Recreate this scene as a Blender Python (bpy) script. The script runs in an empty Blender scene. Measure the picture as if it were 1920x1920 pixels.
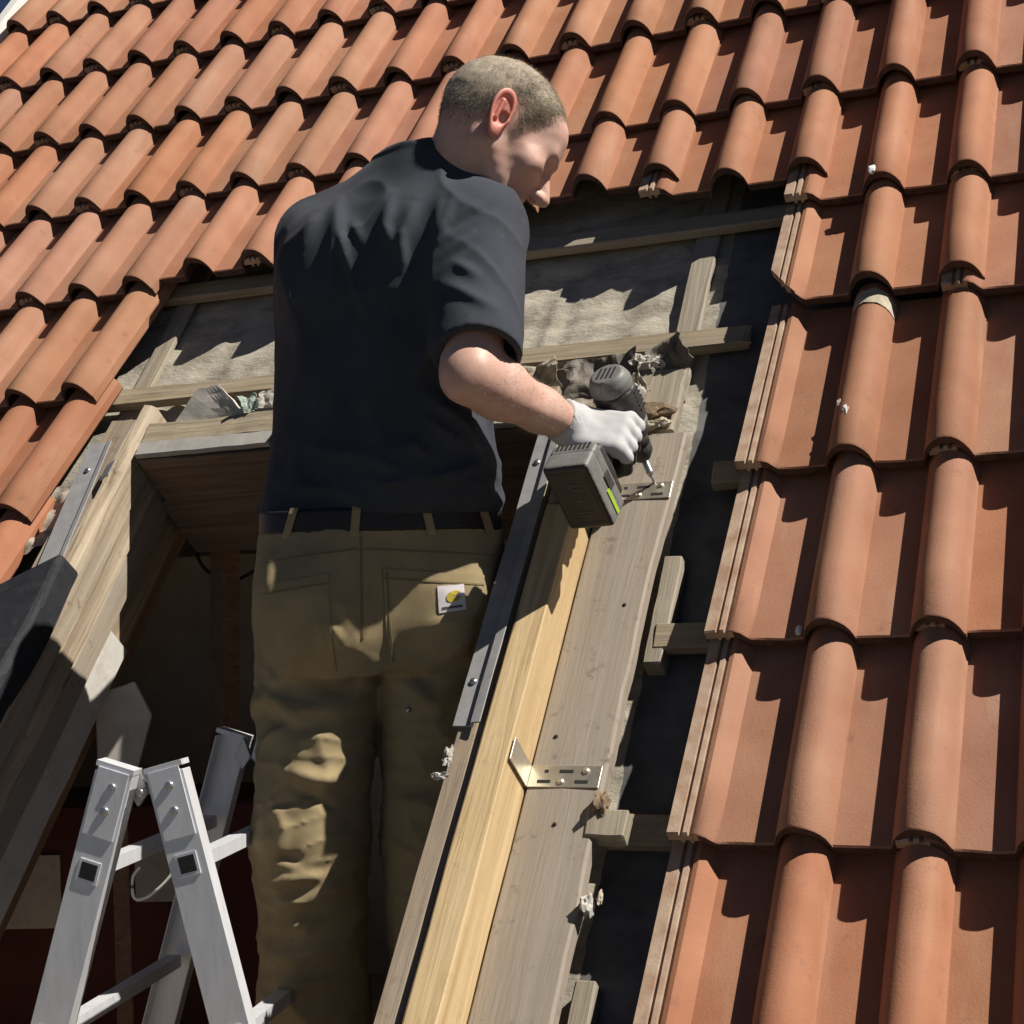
import bpy, bmesh, math, random
import numpy as np
from mathutils import Vector, Matrix, noise

# ------------------------------------------------------------------ camera, sky, sun, exposure
scene = bpy.context.scene
PITCH = math.radians(50.0)                       # slope of the roof
cam_d = bpy.data.cameras.new('camera')
cam_d.sensor_width = 36.0
cam_d.lens = 55.53
cam_d.clip_start = 0.05
cam_d.clip_end = 2000.0
cam = bpy.data.objects.new('camera', cam_d)
scene.collection.objects.link(cam)
cam.matrix_world = Matrix(((0.917075, 0.055610, 0.394818, 2.13376),
                           (0.396468, -0.022204, -0.917780, -2.86463),
                           (-0.042271, 0.998206, -0.042410, -0.70980),
                           (0, 0, 0, 1)))
scene.camera = cam

cp, sp = math.cos(PITCH), math.sin(PITCH)
def r2w(u, v, n):                                # roof frame (across, up-slope, outward) -> world
    return Vector((u, v * cp - n * sp, v * sp + n * cp))
sun_dir = r2w(1.3, 1.34, 1.0).normalized()
elev = math.asin(sun_dir.z)
azim = math.atan2(sun_dir.x, sun_dir.y)

world = bpy.data.worlds.new('World')
scene.world = world
world.use_nodes = True
wn = world.node_tree
bg = wn.nodes['Background']
sky = wn.nodes.new('ShaderNodeTexSky')
sky.sky_type = 'NISHITA'
sky.sun_disc = False
sky.sun_elevation = elev
sky.sun_rotation = azim
sky.air_density = 0.3
sky.altitude = 2500.0
sky.dust_density = 0.0
wn.links.new(sky.outputs[0], bg.inputs[0])
bg.inputs[1].default_value = 0.05

sd = bpy.data.lights.new('sun', 'SUN')
sd.energy = 5.0
sd.angle = math.radians(0.5)
sd.color = (1.0, 0.93, 0.83)
sun = bpy.data.objects.new('sun', sd)
scene.collection.objects.link(sun)
sun.rotation_euler = sun_dir.to_track_quat('Z', 'Y').to_euler()
sun.location = (6, 4, 8)

scene.view_settings.view_transform = 'Standard'
scene.view_settings.look = 'None'
scene.view_settings.exposure = 0.48
scene.view_settings.gamma = 1.0
scene.view_settings.use_curve_mapping = False
scene.cycles.max_bounces = 10
scene.cycles.diffuse_bounces = 8
scene.cycles.use_denoising = True

random.seed(7)
rng = np.random.default_rng(7)
COL = scene.collection

# ------------------------------------------------------------------ materials
def new_mat(name):
    m = bpy.data.materials.new(name)
    m.use_nodes = True
    nt = m.node_tree
    return m, nt, nt.nodes['Principled BSDF']

def N(nt, typ, **kw):
    n = nt.nodes.new(typ)
    for k, v in kw.items():
        setattr(n, k, v)
    return n

def ramp(nt, fac, stops):
    r = N(nt, 'ShaderNodeValToRGB')
    e = r.color_ramp.elements
    while len(e) < len(stops):
        e.new(0.5)
    for el, (p, c) in zip(e, stops):
        el.position = p
        el.color = (c[0], c[1], c[2], 1) if len(c) == 3 else c
    nt.links.new(fac, r.inputs[0])
    return r.outputs[0]

def tex(nt, scale=(1, 1, 1), coord='Object', rnd=True):
    tc = N(nt, 'ShaderNodeTexCoord')
    mp = N(nt, 'ShaderNodeMapping')
    mp.inputs['Scale'].default_value = scale
    if rnd:
        oi = N(nt, 'ShaderNodeObjectInfo')
        ad = N(nt, 'ShaderNodeVectorMath', operation='ADD')
        ml = N(nt, 'ShaderNodeMath', operation='MULTIPLY')
        ml.inputs[1].default_value = 37.0
        nt.links.new(oi.outputs['Random'], ml.inputs[0])
        nt.links.new(tc.outputs[coord], ad.inputs[0])
        nt.links.new(ml.outputs[0], ad.inputs[1])
        nt.links.new(ad.outputs[0], mp.inputs[0])
    else:
        nt.links.new(tc.outputs[coord], mp.inputs[0])
    return mp.outputs[0]

def noise_n(nt, vec, scale, detail=4.0, rough=0.55, dist=0.0):
    n = N(nt, 'ShaderNodeTexNoise')
    n.inputs['Scale'].default_value = scale
    n.inputs['Detail'].default_value = detail
    n.inputs['Roughness'].default_value = rough
    n.inputs['Distortion'].default_value = dist
    nt.links.new(vec, n.inputs['Vector'])
    return n.outputs['Fac']

def mix(nt, fac, a, b, mode='MIX'):
    m = N(nt, 'ShaderNodeMix', data_type='RGBA', blend_type=mode)
    for sock, val in ((0, fac), (6, a), (7, b)):
        if hasattr(val, 'is_linked') or hasattr(val, 'links'):
            nt.links.new(val, m.inputs[sock])
        elif isinstance(val, (int, float)):
            m.inputs[sock].default_value = val
        else:
            m.inputs[sock].default_value = (val[0], val[1], val[2], 1)
    return m.outputs[2]

def bump(nt, bsdf, height, strength=0.3, dist=0.003):
    b = N(nt, 'ShaderNodeBump')
    b.inputs['Strength'].default_value = strength
    b.inputs['Distance'].default_value = dist
    nt.links.new(height, b.inputs['Height'])
    nt.links.new(b.outputs[0], bsdf.inputs['Normal'])

def hsv_random(nt, col, dv=0.12, ds=0.1, dh=0.01):
    oi = N(nt, 'ShaderNodeObjectInfo')
    h = N(nt, 'ShaderNodeHueSaturation')
    wn_ = N(nt, 'ShaderNodeTexWhiteNoise', noise_dimensions='1D')
    nt.links.new(oi.outputs['Random'], wn_.inputs['W'])
    sep = N(nt, 'ShaderNodeSeparateColor')
    nt.links.new(wn_.outputs['Color'], sep.inputs[0])
    for i, (sock, d, c) in enumerate((('Hue', dh, 0.5), ('Saturation', ds, 1.0), ('Value', dv, 1.0))):
        mr = N(nt, 'ShaderNodeMapRange')
        mr.inputs['To Min'].default_value = c - d
        mr.inputs['To Max'].default_value = c + d
        nt.links.new(sep.outputs[i], mr.inputs[0])
        nt.links.new(mr.outputs[0], h.inputs[sock])
    nt.links.new(col, h.inputs['Color'])
    return h.outputs[0]

def mat_tile(name, pale=False):
    m, nt, b = new_mat(name)
    v = tex(nt)
    vs = tex(nt, (1, 0.12, 1))
    if pale:
        c = ramp(nt, noise_n(nt, v, 30, 5), [(0.3, (0.31, 0.19, 0.125)), (0.7, (0.47, 0.36, 0.27))])
    else:
        base = ramp(nt, noise_n(nt, v, 9, 6), [(0.3, (0.295, 0.130, 0.074)), (0.72, (0.365, 0.180, 0.108))])
        lime = ramp(nt, noise_n(nt, vs, 16, 6, 0.6), [(0.56, (0, 0, 0)), (0.78, (0.5, 0.5, 0.5))])
        c = mix(nt, lime, base, (0.41, 0.275, 0.195))
        grime = ramp(nt, noise_n(nt, v, 22, 8, 0.7), [(0.60, (0, 0, 0)), (0.78, (0.75, 0.75, 0.75))])
        c = mix(nt, grime, c, (0.16, 0.085, 0.055))
        soot = ramp(nt, noise_n(nt, v, 75, 3, 0.6), [(0.68, (0, 0, 0)), (0.78, (0.5, 0.5, 0.5))])
        c = mix(nt, soot, c, (0.20, 0.10, 0.065))
        c = hsv_random(nt, c, 0.10, 0.07, 0.004)
    nt.links.new(c, b.inputs['Base Color'])
    b.inputs['Roughness'].default_value = 0.78
    b.inputs['Specular IOR Level'].default_value = 0.35
    bump(nt, b, noise_n(nt, v, 240, 5, 0.65), 0.35, 0.002)
    return m

def mat_wood(name, c0, c1, c2, axis=1, grey=0.0, knots=True, rough=0.75, grain=90, dirt=0.35):
    m, nt, b = new_mat(name)
    s = [1.0, 1.0, 1.0]
    s[axis] = 0.045
    vg = tex(nt, tuple(s))
    v = tex(nt)
    g = noise_n(nt, vg, grain, 6, 0.65, 0.4)
    col = ramp(nt, g, [(0.30, c0), (0.5, c1), (0.70, c2)])
    g2 = noise_n(nt, vg, grain * 0.22, 3, 0.5, 0.8)
    col = mix(nt, ramp(nt, g2, [(0.42, (0, 0, 0)), (0.62, (0.65, 0.65, 0.65))]), col, tuple(0.55 * a + 0.45 * q for a, q in zip(c0, c1)))
    if grey:
        gm = ramp(nt, noise_n(nt, vg, 14, 6, 0.6), [(0.38, (0, 0, 0)), (0.62, (grey, grey, grey))])
        col = mix(nt, gm, col, (0.27, 0.245, 0.21))
    if dirt:
        dm = ramp(nt, noise_n(nt, v, 28, 8, 0.75), [(0.57, (0, 0, 0)), (0.74, (dirt, dirt, dirt))])
        col = mix(nt, dm, col, (0.06, 0.045, 0.032))
    if knots:
        ks = [18.0, 18.0, 18.0]
        ks[axis] = 2.6
        vo = N(nt, 'ShaderNodeTexVoronoi')
        vo.inputs['Scale'].default_value = 1.0
        nt.links.new(tex(nt, tuple(ks)), vo.inputs['Vector'])
        km = ramp(nt, vo.outputs['Distance'], [(0.035, (0.7, 0.7, 0.7)), (0.085, (0, 0, 0))])
        col = mix(nt, km, col, (0.10, 0.05, 0.022))
    nt.links.new(col, b.inputs['Base Color'])
    b.inputs['Roughness'].default_value = rough
    b.inputs['Specular IOR Level'].default_value = 0.25
    bump(nt, b, g, 0.6, 0.004)
    return m

def mat_plain(name, c, rough=0.6, metal=0.0, var=0.12, scale=20, bmp=0.0, bscale=200, spec=0.4, dirt=0.0, dirtc=(0.05, 0.04, 0.03), stretch=(1, 1, 1)):
    m, nt, b = new_mat(name)
    v = tex(nt, stretch)
    lo = tuple(x * (1 - var) for x in c)
    hi = tuple(min(1, x * (1 + var)) for x in c)
    col = ramp(nt, noise_n(nt, v, scale, 6, 0.6), [(0.3, lo), (0.7, hi)])
    if dirt:
        dm = ramp(nt, noise_n(nt, v, scale * 1.7, 8, 0.72), [(0.52, (0, 0, 0)), (0.72, (dirt, dirt, dirt))])
        col = mix(nt, dm, col, dirtc)
    nt.links.new(col, b.inputs['Base Color'])
    b.inputs['Roughness'].default_value = rough
    b.inputs['Metallic'].default_value = metal
    b.inputs['Specular IOR Level'].default_value = spec
    if bmp:
        bump(nt, b, noise_n(nt, v, bscale, 5, 0.6), bmp, 0.002)
    return m

def mat_cloth(name, c, var=0.15, weave=900, rough=0.9, sheen=0.2, wear=None):
    m, nt, b = new_mat(name)
    v = tex(nt, rnd=False)
    col = ramp(nt, noise_n(nt, v, 14, 7, 0.62), [(0.3, tuple(x * (1 - var) for x in c)), (0.7, tuple(x * (1 + var) for x in c))])
    if wear:
        wm = ramp(nt, noise_n(nt, v, 26, 8, 0.75), [(0.58, (0, 0, 0)), (0.80, (0.55, 0.55, 0.55))])
        col = mix(nt, wm, col, wear)
    nt.links.new(col, b.inputs['Base Color'])
    b.inputs['Roughness'].default_value = rough
    b.inputs['Specular IOR Level'].default_value = 0.15
    b.inputs['Sheen Weight'].default_value = sheen
    b.inputs['Sheen Roughness'].default_value = 0.5
    w = N(nt, 'ShaderNodeTexWave', wave_type='BANDS', bands_direction='DIAGONAL')
    w.inputs['Scale'].default_value = weave
    nt.links.new(v, w.inputs['Vector'])
    ad = N(nt, 'ShaderNodeMath', operation='ADD')
    nt.links.new(w.outputs['Fac'], ad.inputs[0])
    nt.links.new(noise_n(nt, v, 160, 4, 0.6), ad.inputs[1])
    bump(nt, b, ad.outputs[0], 0.18, 0.0015)
    return m

def mat_felt(name):
    m, nt, b = new_mat(name)
    v = tex(nt, rnd=False)
    vs = tex(nt, (0.6, 1, 1), rnd=False)
    col = ramp(nt, noise_n(nt, vs, 26, 8, 0.7, 0.6), [(0.28, (0.26, 0.237, 0.19)), (0.5, (0.40, 0.37, 0.305)), (0.72, (0.50, 0.465, 0.39))])
    st = ramp(nt, noise_n(nt, vs, 8, 6, 0.7, 1.0), [(0.54, (0, 0, 0)), (0.72, (0.7, 0.7, 0.7))])
    col = mix(nt, st, col, (0.17, 0.15, 0.115))
    nt.links.new(col, b.inputs['Base Color'])
    b.inputs['Roughness'].default_value = 0.95
    b.inputs['Specular IOR Level'].default_value = 0.1
    bump(nt, b, noise_n(nt, vs, 70, 8, 0.7), 0.7, 0.006)
    return m

def mat_skin(name):
    m, nt, b = new_mat(name)
    v = tex(nt, rnd=False)
    col = ramp(nt, noise_n(nt, v, 20, 6, 0.6), [(0.3, (0.54, 0.32, 0.255)), (0.7, (0.66, 0.435, 0.355))])
    sp_ = ramp(nt, noise_n(nt, v, 130, 4, 0.6), [(0.58, (0, 0, 0)), (0.76, (0.28, 0.28, 0.28))])
    col = mix(nt, sp_, col, (0.48, 0.25, 0.19))
    nt.links.new(col, b.inputs['Base Color'])
    b.inputs['Roughness'].default_value = 0.5
    b.inputs['Subsurface Weight'].default_value = 0.14
    b.inputs['Subsurface Radius'].default_value = (1.0, 0.35, 0.2)
    b.inputs['Subsurface Scale'].default_value = 0.009
    bump(nt, b, noise_n(nt, v, 260, 6, 0.7), 0.28, 0.0014)
    return m

M = {}
M['tile'] = mat_tile('terracotta_tile')
M['tile_rib'] = mat_tile('tile_rib', True)
M['tile_edge'] = mat_plain('sooty_shaded_tile_edge', (0.075, 0.042, 0.032), 0.9, 0, 0.4, 60, 0.5, 160, dirt=0.5, dirtc=(0.02, 0.016, 0.014))  # dirt, plus shade painted into the tile noses and undersides
M['batten'] = mat_wood('weathered_batten', (0.21, 0.165, 0.105), (0.34, 0.28, 0.19), (0.43, 0.37, 0.26), axis=0, grey=0.5)
M['batten_v'] = mat_wood('weathered_lath', (0.20, 0.165, 0.115), (0.33, 0.285, 0.21), (0.42, 0.37, 0.28), axis=1, grey=0.6)
M['plank'] = mat_wood('weathered_plank', (0.27, 0.225, 0.178), (0.335, 0.285, 0.23), (0.385, 0.335, 0.275), axis=1, grey=0.5, grain=50, dirt=0.8, knots=False)
M['pine'] = mat_wood('fresh_pine', (0.38, 0.26, 0.13), (0.53, 0.395, 0.22), (0.60, 0.47, 0.285), axis=1, grain=75, dirt=0.25)
M['pine_old'] = mat_wood('aged_pine', (0.17, 0.115, 0.07), (0.34, 0.26, 0.175), (0.45, 0.36, 0.26), axis=1, grey=0.7, grain=70, dirt=0.6)
M['pine_left'] = mat_wood('weathered_pine', (0.17, 0.125, 0.08), (0.40, 0.325, 0.235), (0.54, 0.46, 0.36), axis=1, grey=0.95, grain=60, dirt=0.85)
M['rafter'] = mat_wood('brown_rafter', (0.18, 0.11, 0.07), (0.28, 0.18, 0.115), (0.35, 0.24, 0.16), axis=1, knots=False)
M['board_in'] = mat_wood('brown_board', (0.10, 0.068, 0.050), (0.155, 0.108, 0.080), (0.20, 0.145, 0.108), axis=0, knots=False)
M['felt'] = mat_felt('roofing_underlay')
M['shadefelt'] = mat_plain('shaded_underlay', (0.12, 0.12, 0.12), 0.9, 0, 0.35, 14, 0.6, 60, dirt=0.4, dirtc=(0.13, 0.125, 0.115))  # underlay colour darkened to paint in the shade right of the board
M['greymetal'] = mat_plain('grey_coated_metal', (0.27, 0.27, 0.275), 0.5, 0.0, 0.12, 40, 0.05, dirt=0.35, dirtc=(0.15, 0.135, 0.115))
M['greymetal2'] = mat_plain('grey_trim_metal', (0.36, 0.345, 0.32), 0.5, 0.0, 0.12, 40, 0.05, dirt=0.3, dirtc=(0.18, 0.15, 0.12))
M['blackmetal'] = mat_plain('black_coated_profile', (0.014, 0.016, 0.021), 0.75, 0, 0.3, 30, 0.3, 60, dirt=0.4, dirtc=(0.07, 0.065, 0.06))
M['zinc'] = mat_plain('galvanised_steel', (0.62, 0.58, 0.48), 0.42, 0.85, 0.15, 60)
M['alu'] = mat_plain('brushed_aluminium', (0.72, 0.74, 0.78), 0.45, 0.35, 0.08, 50, 0.06, 300, dirt=0.25, dirtc=(0.32, 0.32, 0.32), stretch=(1, 1, 0.2))
M['steel'] = mat_plain('steel_bolt', (0.5, 0.5, 0.52), 0.35, 0.9)
M['darkhole'] = mat_plain('dark_recess', (0.02, 0.02, 0.02), 0.9)
M['plaster'] = mat_plain('plasterboard', (0.50, 0.485, 0.45), 0.9, 0, 0.12, 18, 0.3, 60, dirt=0.45, dirtc=(0.24, 0.22, 0.19))
M['atticwall'] = mat_plain('attic_wall', (0.66, 0.59, 0.49), 0.95, 0, 0.2, 5)
M['atticfloor'] = mat_wood('attic_floorboards', (0.42, 0.33, 0.23), (0.56, 0.45, 0.32), (0.64, 0.53, 0.40), axis=0)
M['render'] = mat_plain('house_render', (0.55, 0.52, 0.46), 0.9, 0, 0.1, 4, 0.3, 80)
M['ground'] = mat_plain('garden_ground', (0.09, 0.085, 0.06), 0.95, 0, 0.3, 0.6)
M['white'] = mat_plain('white_paint', (0.72, 0.72, 0.70), 0.6, 0, 0.06, 12, dirt=0.3, dirtc=(0.4, 0.38, 0.34))
M['skin'] = mat_skin('skin')
M['ear'] = mat_skin('skin_flushed')
for e_ in M['ear'].node_tree.nodes:
    if e_.type == 'VALTORGB' and e_.color_ramp.elements[0].color[0] > 0.3:
        e_.color_ramp.elements[0].color = (0.56, 0.19, 0.15, 1)
        e_.color_ramp.elements[1].color = (0.66, 0.30, 0.24, 1)
M['ear'].node_tree.nodes['Principled BSDF'].inputs['Subsurface Weight'].default_value = 0.6
M['hair'] = mat_plain('short_fair_hair', (0.37, 0.315, 0.245), 0.8, 0, 0.20, 60, 0.6, 600, spec=0.3)
M['shirt'] = mat_cloth('black_cotton', (0.043, 0.049, 0.063), 0.15, 1400, 0.85, 0.05, wear=(0.11, 0.113, 0.12))
M['trouser'] = mat_cloth('khaki_canvas', (0.305, 0.242, 0.138), 0.15, 900, 0.9, 0.05, wear=(0.36, 0.30, 0.20))
M['seam'] = mat_cloth('khaki_seam', (0.22, 0.172, 0.088), 0.1, 900)
M['belt'] = mat_plain('black_leather', (0.016, 0.013, 0.012), 0.5, 0, 0.2, 60, 0.2)
M['glove'] = mat_cloth('white_knit_glove', (0.50, 0.50, 0.515), 0.08, 700, 0.95, 0.2, wear=(0.36, 0.35, 0.34))
M['glove_palm'] = mat_plain('grey_rubber_coating', (0.05, 0.05, 0.052), 0.7, 0, 0.2, 60, 0.3)
M['boot'] = mat_plain('brown_boot', (0.07, 0.045, 0.03), 0.6)
M['tool'] = mat_plain('black_tool_plastic', (0.045, 0.043, 0.042), 0.5, 0, 0.2, 60, 0.25, 400, dirt=0.4, dirtc=(0.16, 0.15, 0.14))
M['tool2'] = mat_plain('grey_tool_plastic', (0.17, 0.17, 0.165), 0.5, 0, 0.15, 60, 0.15, 400, dirt=0.4, dirtc=(0.26, 0.25, 0.23))
M['toolbrown'] = mat_plain('dark_battery_label', (0.035, 0.028, 0.024), 0.45)
M['lime'] = mat_plain('lime_green_plastic', (0.34, 0.52, 0.05), 0.45)
M['print'] = mat_plain('grey_print', (0.085, 0.085, 0.085), 0.6)
M['patchw'] = mat_cloth('white_label_cloth', (0.64, 0.60, 0.62), 0.06, 900)
M['gold'] = mat_plain('gold_print', (0.42, 0.33, 0.03), 0.7)
M['red'] = mat_plain('dark_red_card', (0.10, 0.026, 0.022), 0.7, 0, 0.25, 8)
M['label'] = mat_plain('paper_label', (0.55, 0.52, 0.48), 0.9, 0, 0.1, 25, dirt=0.4, dirtc=(0.2, 0.18, 0.16))
M['cable'] = mat_plain('black_cable', (0.02, 0.02, 0.02), 0.6)
M['bitumen'] = mat_plain('dark_flashing', (0.14, 0.125, 0.105), 0.7, 0, 0.3, 30, 0.5, 90, dirt=0.6, dirtc=(0.30, 0.27, 0.22))
M['rubble'] = mat_plain('pale_rubble', (0.42, 0.375, 0.29), 0.95, 0, 0.3, 40, 0.8, 90, dirt=0.6, dirtc=(0.17, 0.12, 0.08))
M['earth'] = mat_plain('brown_rubble', (0.20, 0.14, 0.09), 0.95, 0, 0.4, 40, 0.9, 90, dirt=0.5, dirtc=(0.32, 0.26, 0.18))
M['paper'] = mat_plain('pale_scrap', (0.44, 0.42, 0.38), 0.8, 0, 0.12, 30, 0.3, 120, dirt=0.4, dirtc=(0.3, 0.27, 0.23))
M['teal'] = mat_plain('teal_scrap', (0.30, 0.36, 0.32), 0.8, 0, 0.2, 40)

# ------------------------------------------------------------------ helpers
def link(o, parent=None):
    COL.objects.link(o)
    if parent is not None:
        o.parent = parent
    return o

def tag(o, label, cat=None, group=None, kind=None):
    if label: o['label'] = label
    if cat: o['category'] = cat
    if group: o['group'] = group
    if kind: o['kind'] = kind
    return o

def empty(name, loc=(0, 0, 0), rot=(0, 0, 0)):
    o = bpy.data.objects.new(name, None)
    o.location = loc
    o.rotation_euler = rot
    o.empty_display_size = 0.1
    return link(o)

def roof_empty(name, u=0, v=0, n=0):
    return empty(name, r2w(u, v, n), (PITCH, 0, 0))

def mesh_obj(name, verts, faces, mat, parent=None, smooth=False, matidx=None):
    me = bpy.data.meshes.new(name)
    me.from_pydata([tuple(map(float, q)) for q in verts], [], faces)
    mats = mat if isinstance(mat, (list, tuple)) else [mat]
    for m in mats:
        me.materials.append(m)
    if matidx is not None:
        me.polygons.foreach_set('material_index', list(map(int, matidx)))
    if smooth:
        me.polygons.foreach_set('use_smooth', [True] * len(me.polygons))
    me.update()
    return link(bpy.data.objects.new(name, me), parent)

def bm_obj(name, bm, mat, parent=None, smooth=False):
    me = bpy.data.meshes.new(name)
    bm.normal_update()
    bm.to_mesh(me)
    bm.free()
    me.materials.append(mat)
    if smooth:
        me.polygons.foreach_set('use_smooth', [True] * len(me.polygons))
    return link(bpy.data.objects.new(name, me), parent)

def box_bm(bm, x0, x1, y0, y1, z0, z1, mat=None):
    vs = [bm.verts.new((x, y, z)) for x in (x0, x1) for y in (y0, y1) for z in (z0, z1)]
    idx = [(0, 1, 3, 2), (4, 6, 7, 5), (0, 4, 5, 1), (2, 3, 7, 6), (0, 2, 6, 4), (1, 5, 7, 3)]
    for f in idx:
        bm.faces.new([vs[i] for i in f])
    return vs

def box(name, b, mat, parent=None, bevel=0.002, jitter=0.0, cuts=0, axis=None, seed=0, M4=None):
    """bevelled box; cuts along axis with jitter give sawn, uneven edges"""
    bm = bmesh.new()
    box_bm(bm, *b)
    if cuts:
        ax = axis
        ed = [e for e in bm.edges if abs((e.verts[0].co - e.verts[1].co)[ax]) > 1e-6]
        bmesh.ops.subdivide_edges(bm, edges=ed, cuts=cuts, use_grid_fill=True)
    if bevel:
        ed = [e for e in bm.edges if len(e.link_faces) == 2 and e.calc_face_angle(0) > 1.0]
        bmesh.ops.bevel(bm, geom=ed, offset=bevel, segments=1, profile=0.5, affect='EDGES')
    if jitter:
        off = Vector((seed * 3.1, seed * 1.7, seed * 2.3))
        for v in bm.verts:
            nv = noise.noise_vector(v.co * 22 + off) * jitter + noise.noise_vector(v.co * 5 + off) * jitter
            v.co += nv
    if M4 is not None:
        bmesh.ops.transform(bm, matrix=M4, verts=bm.verts)
    return bm_obj(name, bm, mat, parent)

def prism(name, poly, axis_len, mat, parent=None, bevel=0.0, M4=None):
    """poly in (x,z) extruded along y 0..axis_len"""
    bm = bmesh.new()
    a = [bm.verts.new((x, 0, z)) for x, z in poly]
    b = [bm.verts.new((x, axis_len, z)) for x, z in poly]
    bm.faces.new(a)
    bm.faces.new(list(reversed(b)))
    n = len(poly)
    for i in range(n):
        bm.faces.new((a[i], b[i], b[(i + 1) % n], a[(i + 1) % n]))
    bmesh.ops.recalc_face_normals(bm, faces=bm.faces)
    if bevel:
        bmesh.ops.bevel(bm, geom=list(bm.edges), offset=bevel, segments=1, profile=0.5, affect='EDGES')
    if M4 is not None:
        bmesh.ops.transform(bm, matrix=M4, verts=bm.verts)
    return bm_obj(name, bm, mat, parent)

def tube(name, pts, r, mat, parent=None, seg=8, radii=None, smooth=True):
    pts = [Vector(q) for q in pts]
    verts, faces = [], []
    up = Vector((0, 0, 1))
    for i, q in enumerate(pts):
        t = (pts[min(i + 1, len(pts) - 1)] - pts[max(i - 1, 0)]).normalized()
        a = t.cross(up)
        if a.length < 1e-3:
            a = t.cross(Vector((1, 0, 0)))
        a.normalize()
        b = t.cross(a)
        rr = radii[i] if radii else r
        for k in range(seg):
            an = 2 * math.pi * k / seg
            verts.append(q + a * rr * math.cos(an) + b * rr * math.sin(an))
    for i in range(len(pts) - 1):
        for k in range(seg):
            k2 = (k + 1) % seg
            faces.append((i * seg + k, i * seg + k2, (i + 1) * seg + k2, (i + 1) * seg + k))
    faces.append(tuple(reversed(range(seg))))
    faces.append(tuple(range((len(pts) - 1) * seg, len(pts) * seg)))
    return mesh_obj(name, verts, faces, mat, parent, smooth)

def smooth_pts(pts, k=6):
    pts = [Vector(q) for q in pts]
    out = []
    P_ = [pts[0]] + pts + [pts[-1]]
    for i in range(1, len(P_) - 2):
        for j in range(k):
            t = j / k
            a, b, c, d = P_[i - 1], P_[i], P_[i + 1], P_[i + 2]
            out.append(0.5 * ((2 * b) + (c - a) * t + (2 * a - 5 * b + 4 * c - d) * t * t + (3 * b - a - 3 * c + d) * t ** 3))
    out.append(pts[-1])
    return out

def crumple(name, sx, sy, mat, parent, amp=0.02, seed=0, n=16, freq=28, curl=0.0, edge=0.18, thick=0.0015):
    """a torn, crumpled scrap: uneven outline, sharp creases, real thickness"""
    verts, faces = [], []
    o = Vector((seed * 5.3, seed * 2.9, seed * 7.1))
    for j in range(n + 1):
        for i in range(n + 1):
            x, y = (i / n - 0.5), (j / n - 0.5)
            e = 1 + edge * noise.noise(Vector((x * 5, y * 5, 0)) + o)
            px, py = x * sx * e, y * sy * e
            q = Vector((px, py, 0)) * freq + o
            z = amp * (abs(noise.noise(q)) * 1.6 + 0.7 * abs(noise.noise(q * 2.3))) + curl * (x * x * 2 - y * y)
            d = noise.noise_vector(q * 0.8) * amp * 0.35
            verts.append((px + d.x, py + d.y, z))
    for j in range(n):
        for i in range(n):
            a = j * (n + 1) + i
            faces.append((a, a + 1, a + n + 2, a + n + 1))
    ob = mesh_obj(name, verts, faces, mat, parent)
    so = ob.modifiers.new('thickness', 'SOLIDIFY')
    so.thickness = thick
    return ob

def tri_sheet(name, pts, mat, parent, amp=0.004, seed=0, thick=0.006):
    """a flat broken sheet with an angular outline, slightly warped"""
    bm = bmesh.new()
    vs = [bm.verts.new((x, y, 0)) for x, y in pts]
    bm.faces.new(vs)
    bmesh.ops.triangulate(bm, faces=bm.faces)
    bmesh.ops.subdivide_edges(bm, edges=bm.edges, cuts=5, use_grid_fill=True)
    o = Vector((seed * 3.7, seed * 1.9, seed))
    for v in bm.verts:
        v.co += Vector((0.002 * noise.noise(v.co * 70 + o), 0.002 * noise.noise(v.co * 70 - o), amp * noise.noise(v.co * 22 + o) + 2.2 * v.co.x * v.co.x))
    ob = bm_obj(name, bm, mat, parent)
    so = ob.modifiers.new('thickness', 'SOLIDIFY'); so.thickness = thick
    return ob

def clump(name, r, mat, parent, seed=0, loc=(0, 0, 0), sc=(1, 1, 0.6), amp=0.5, sub=3):
    bm = bmesh.new()
    bmesh.ops.create_icosphere(bm, subdivisions=sub, radius=r)
    o = Vector((seed * 4.1, seed * 1.3, seed * 9.7))
    for v in bm.verts:
        k = 1 + amp * noise.noise(v.co / r * 1.4 + o) + amp * 0.5 * noise.noise(v.co / r * 4 + o)
        v.co = Vector((v.co.x * k * sc[0], v.co.y * k * sc[1], v.co.z * k * sc[2])) + Vector(loc)
    return bm_obj(name, bm, mat, parent)

# ------------------------------------------------------------------ the setting: ground, house
G = -4.6
gnd = mesh_obj('ground', [(-600, -600, G), (600, -600, G), (600, 600, G), (-600, 600, G)], [(0, 1, 2, 3)], M['ground'])
tag(gnd, 'bare garden ground far below the roof', kind='structure')

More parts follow.
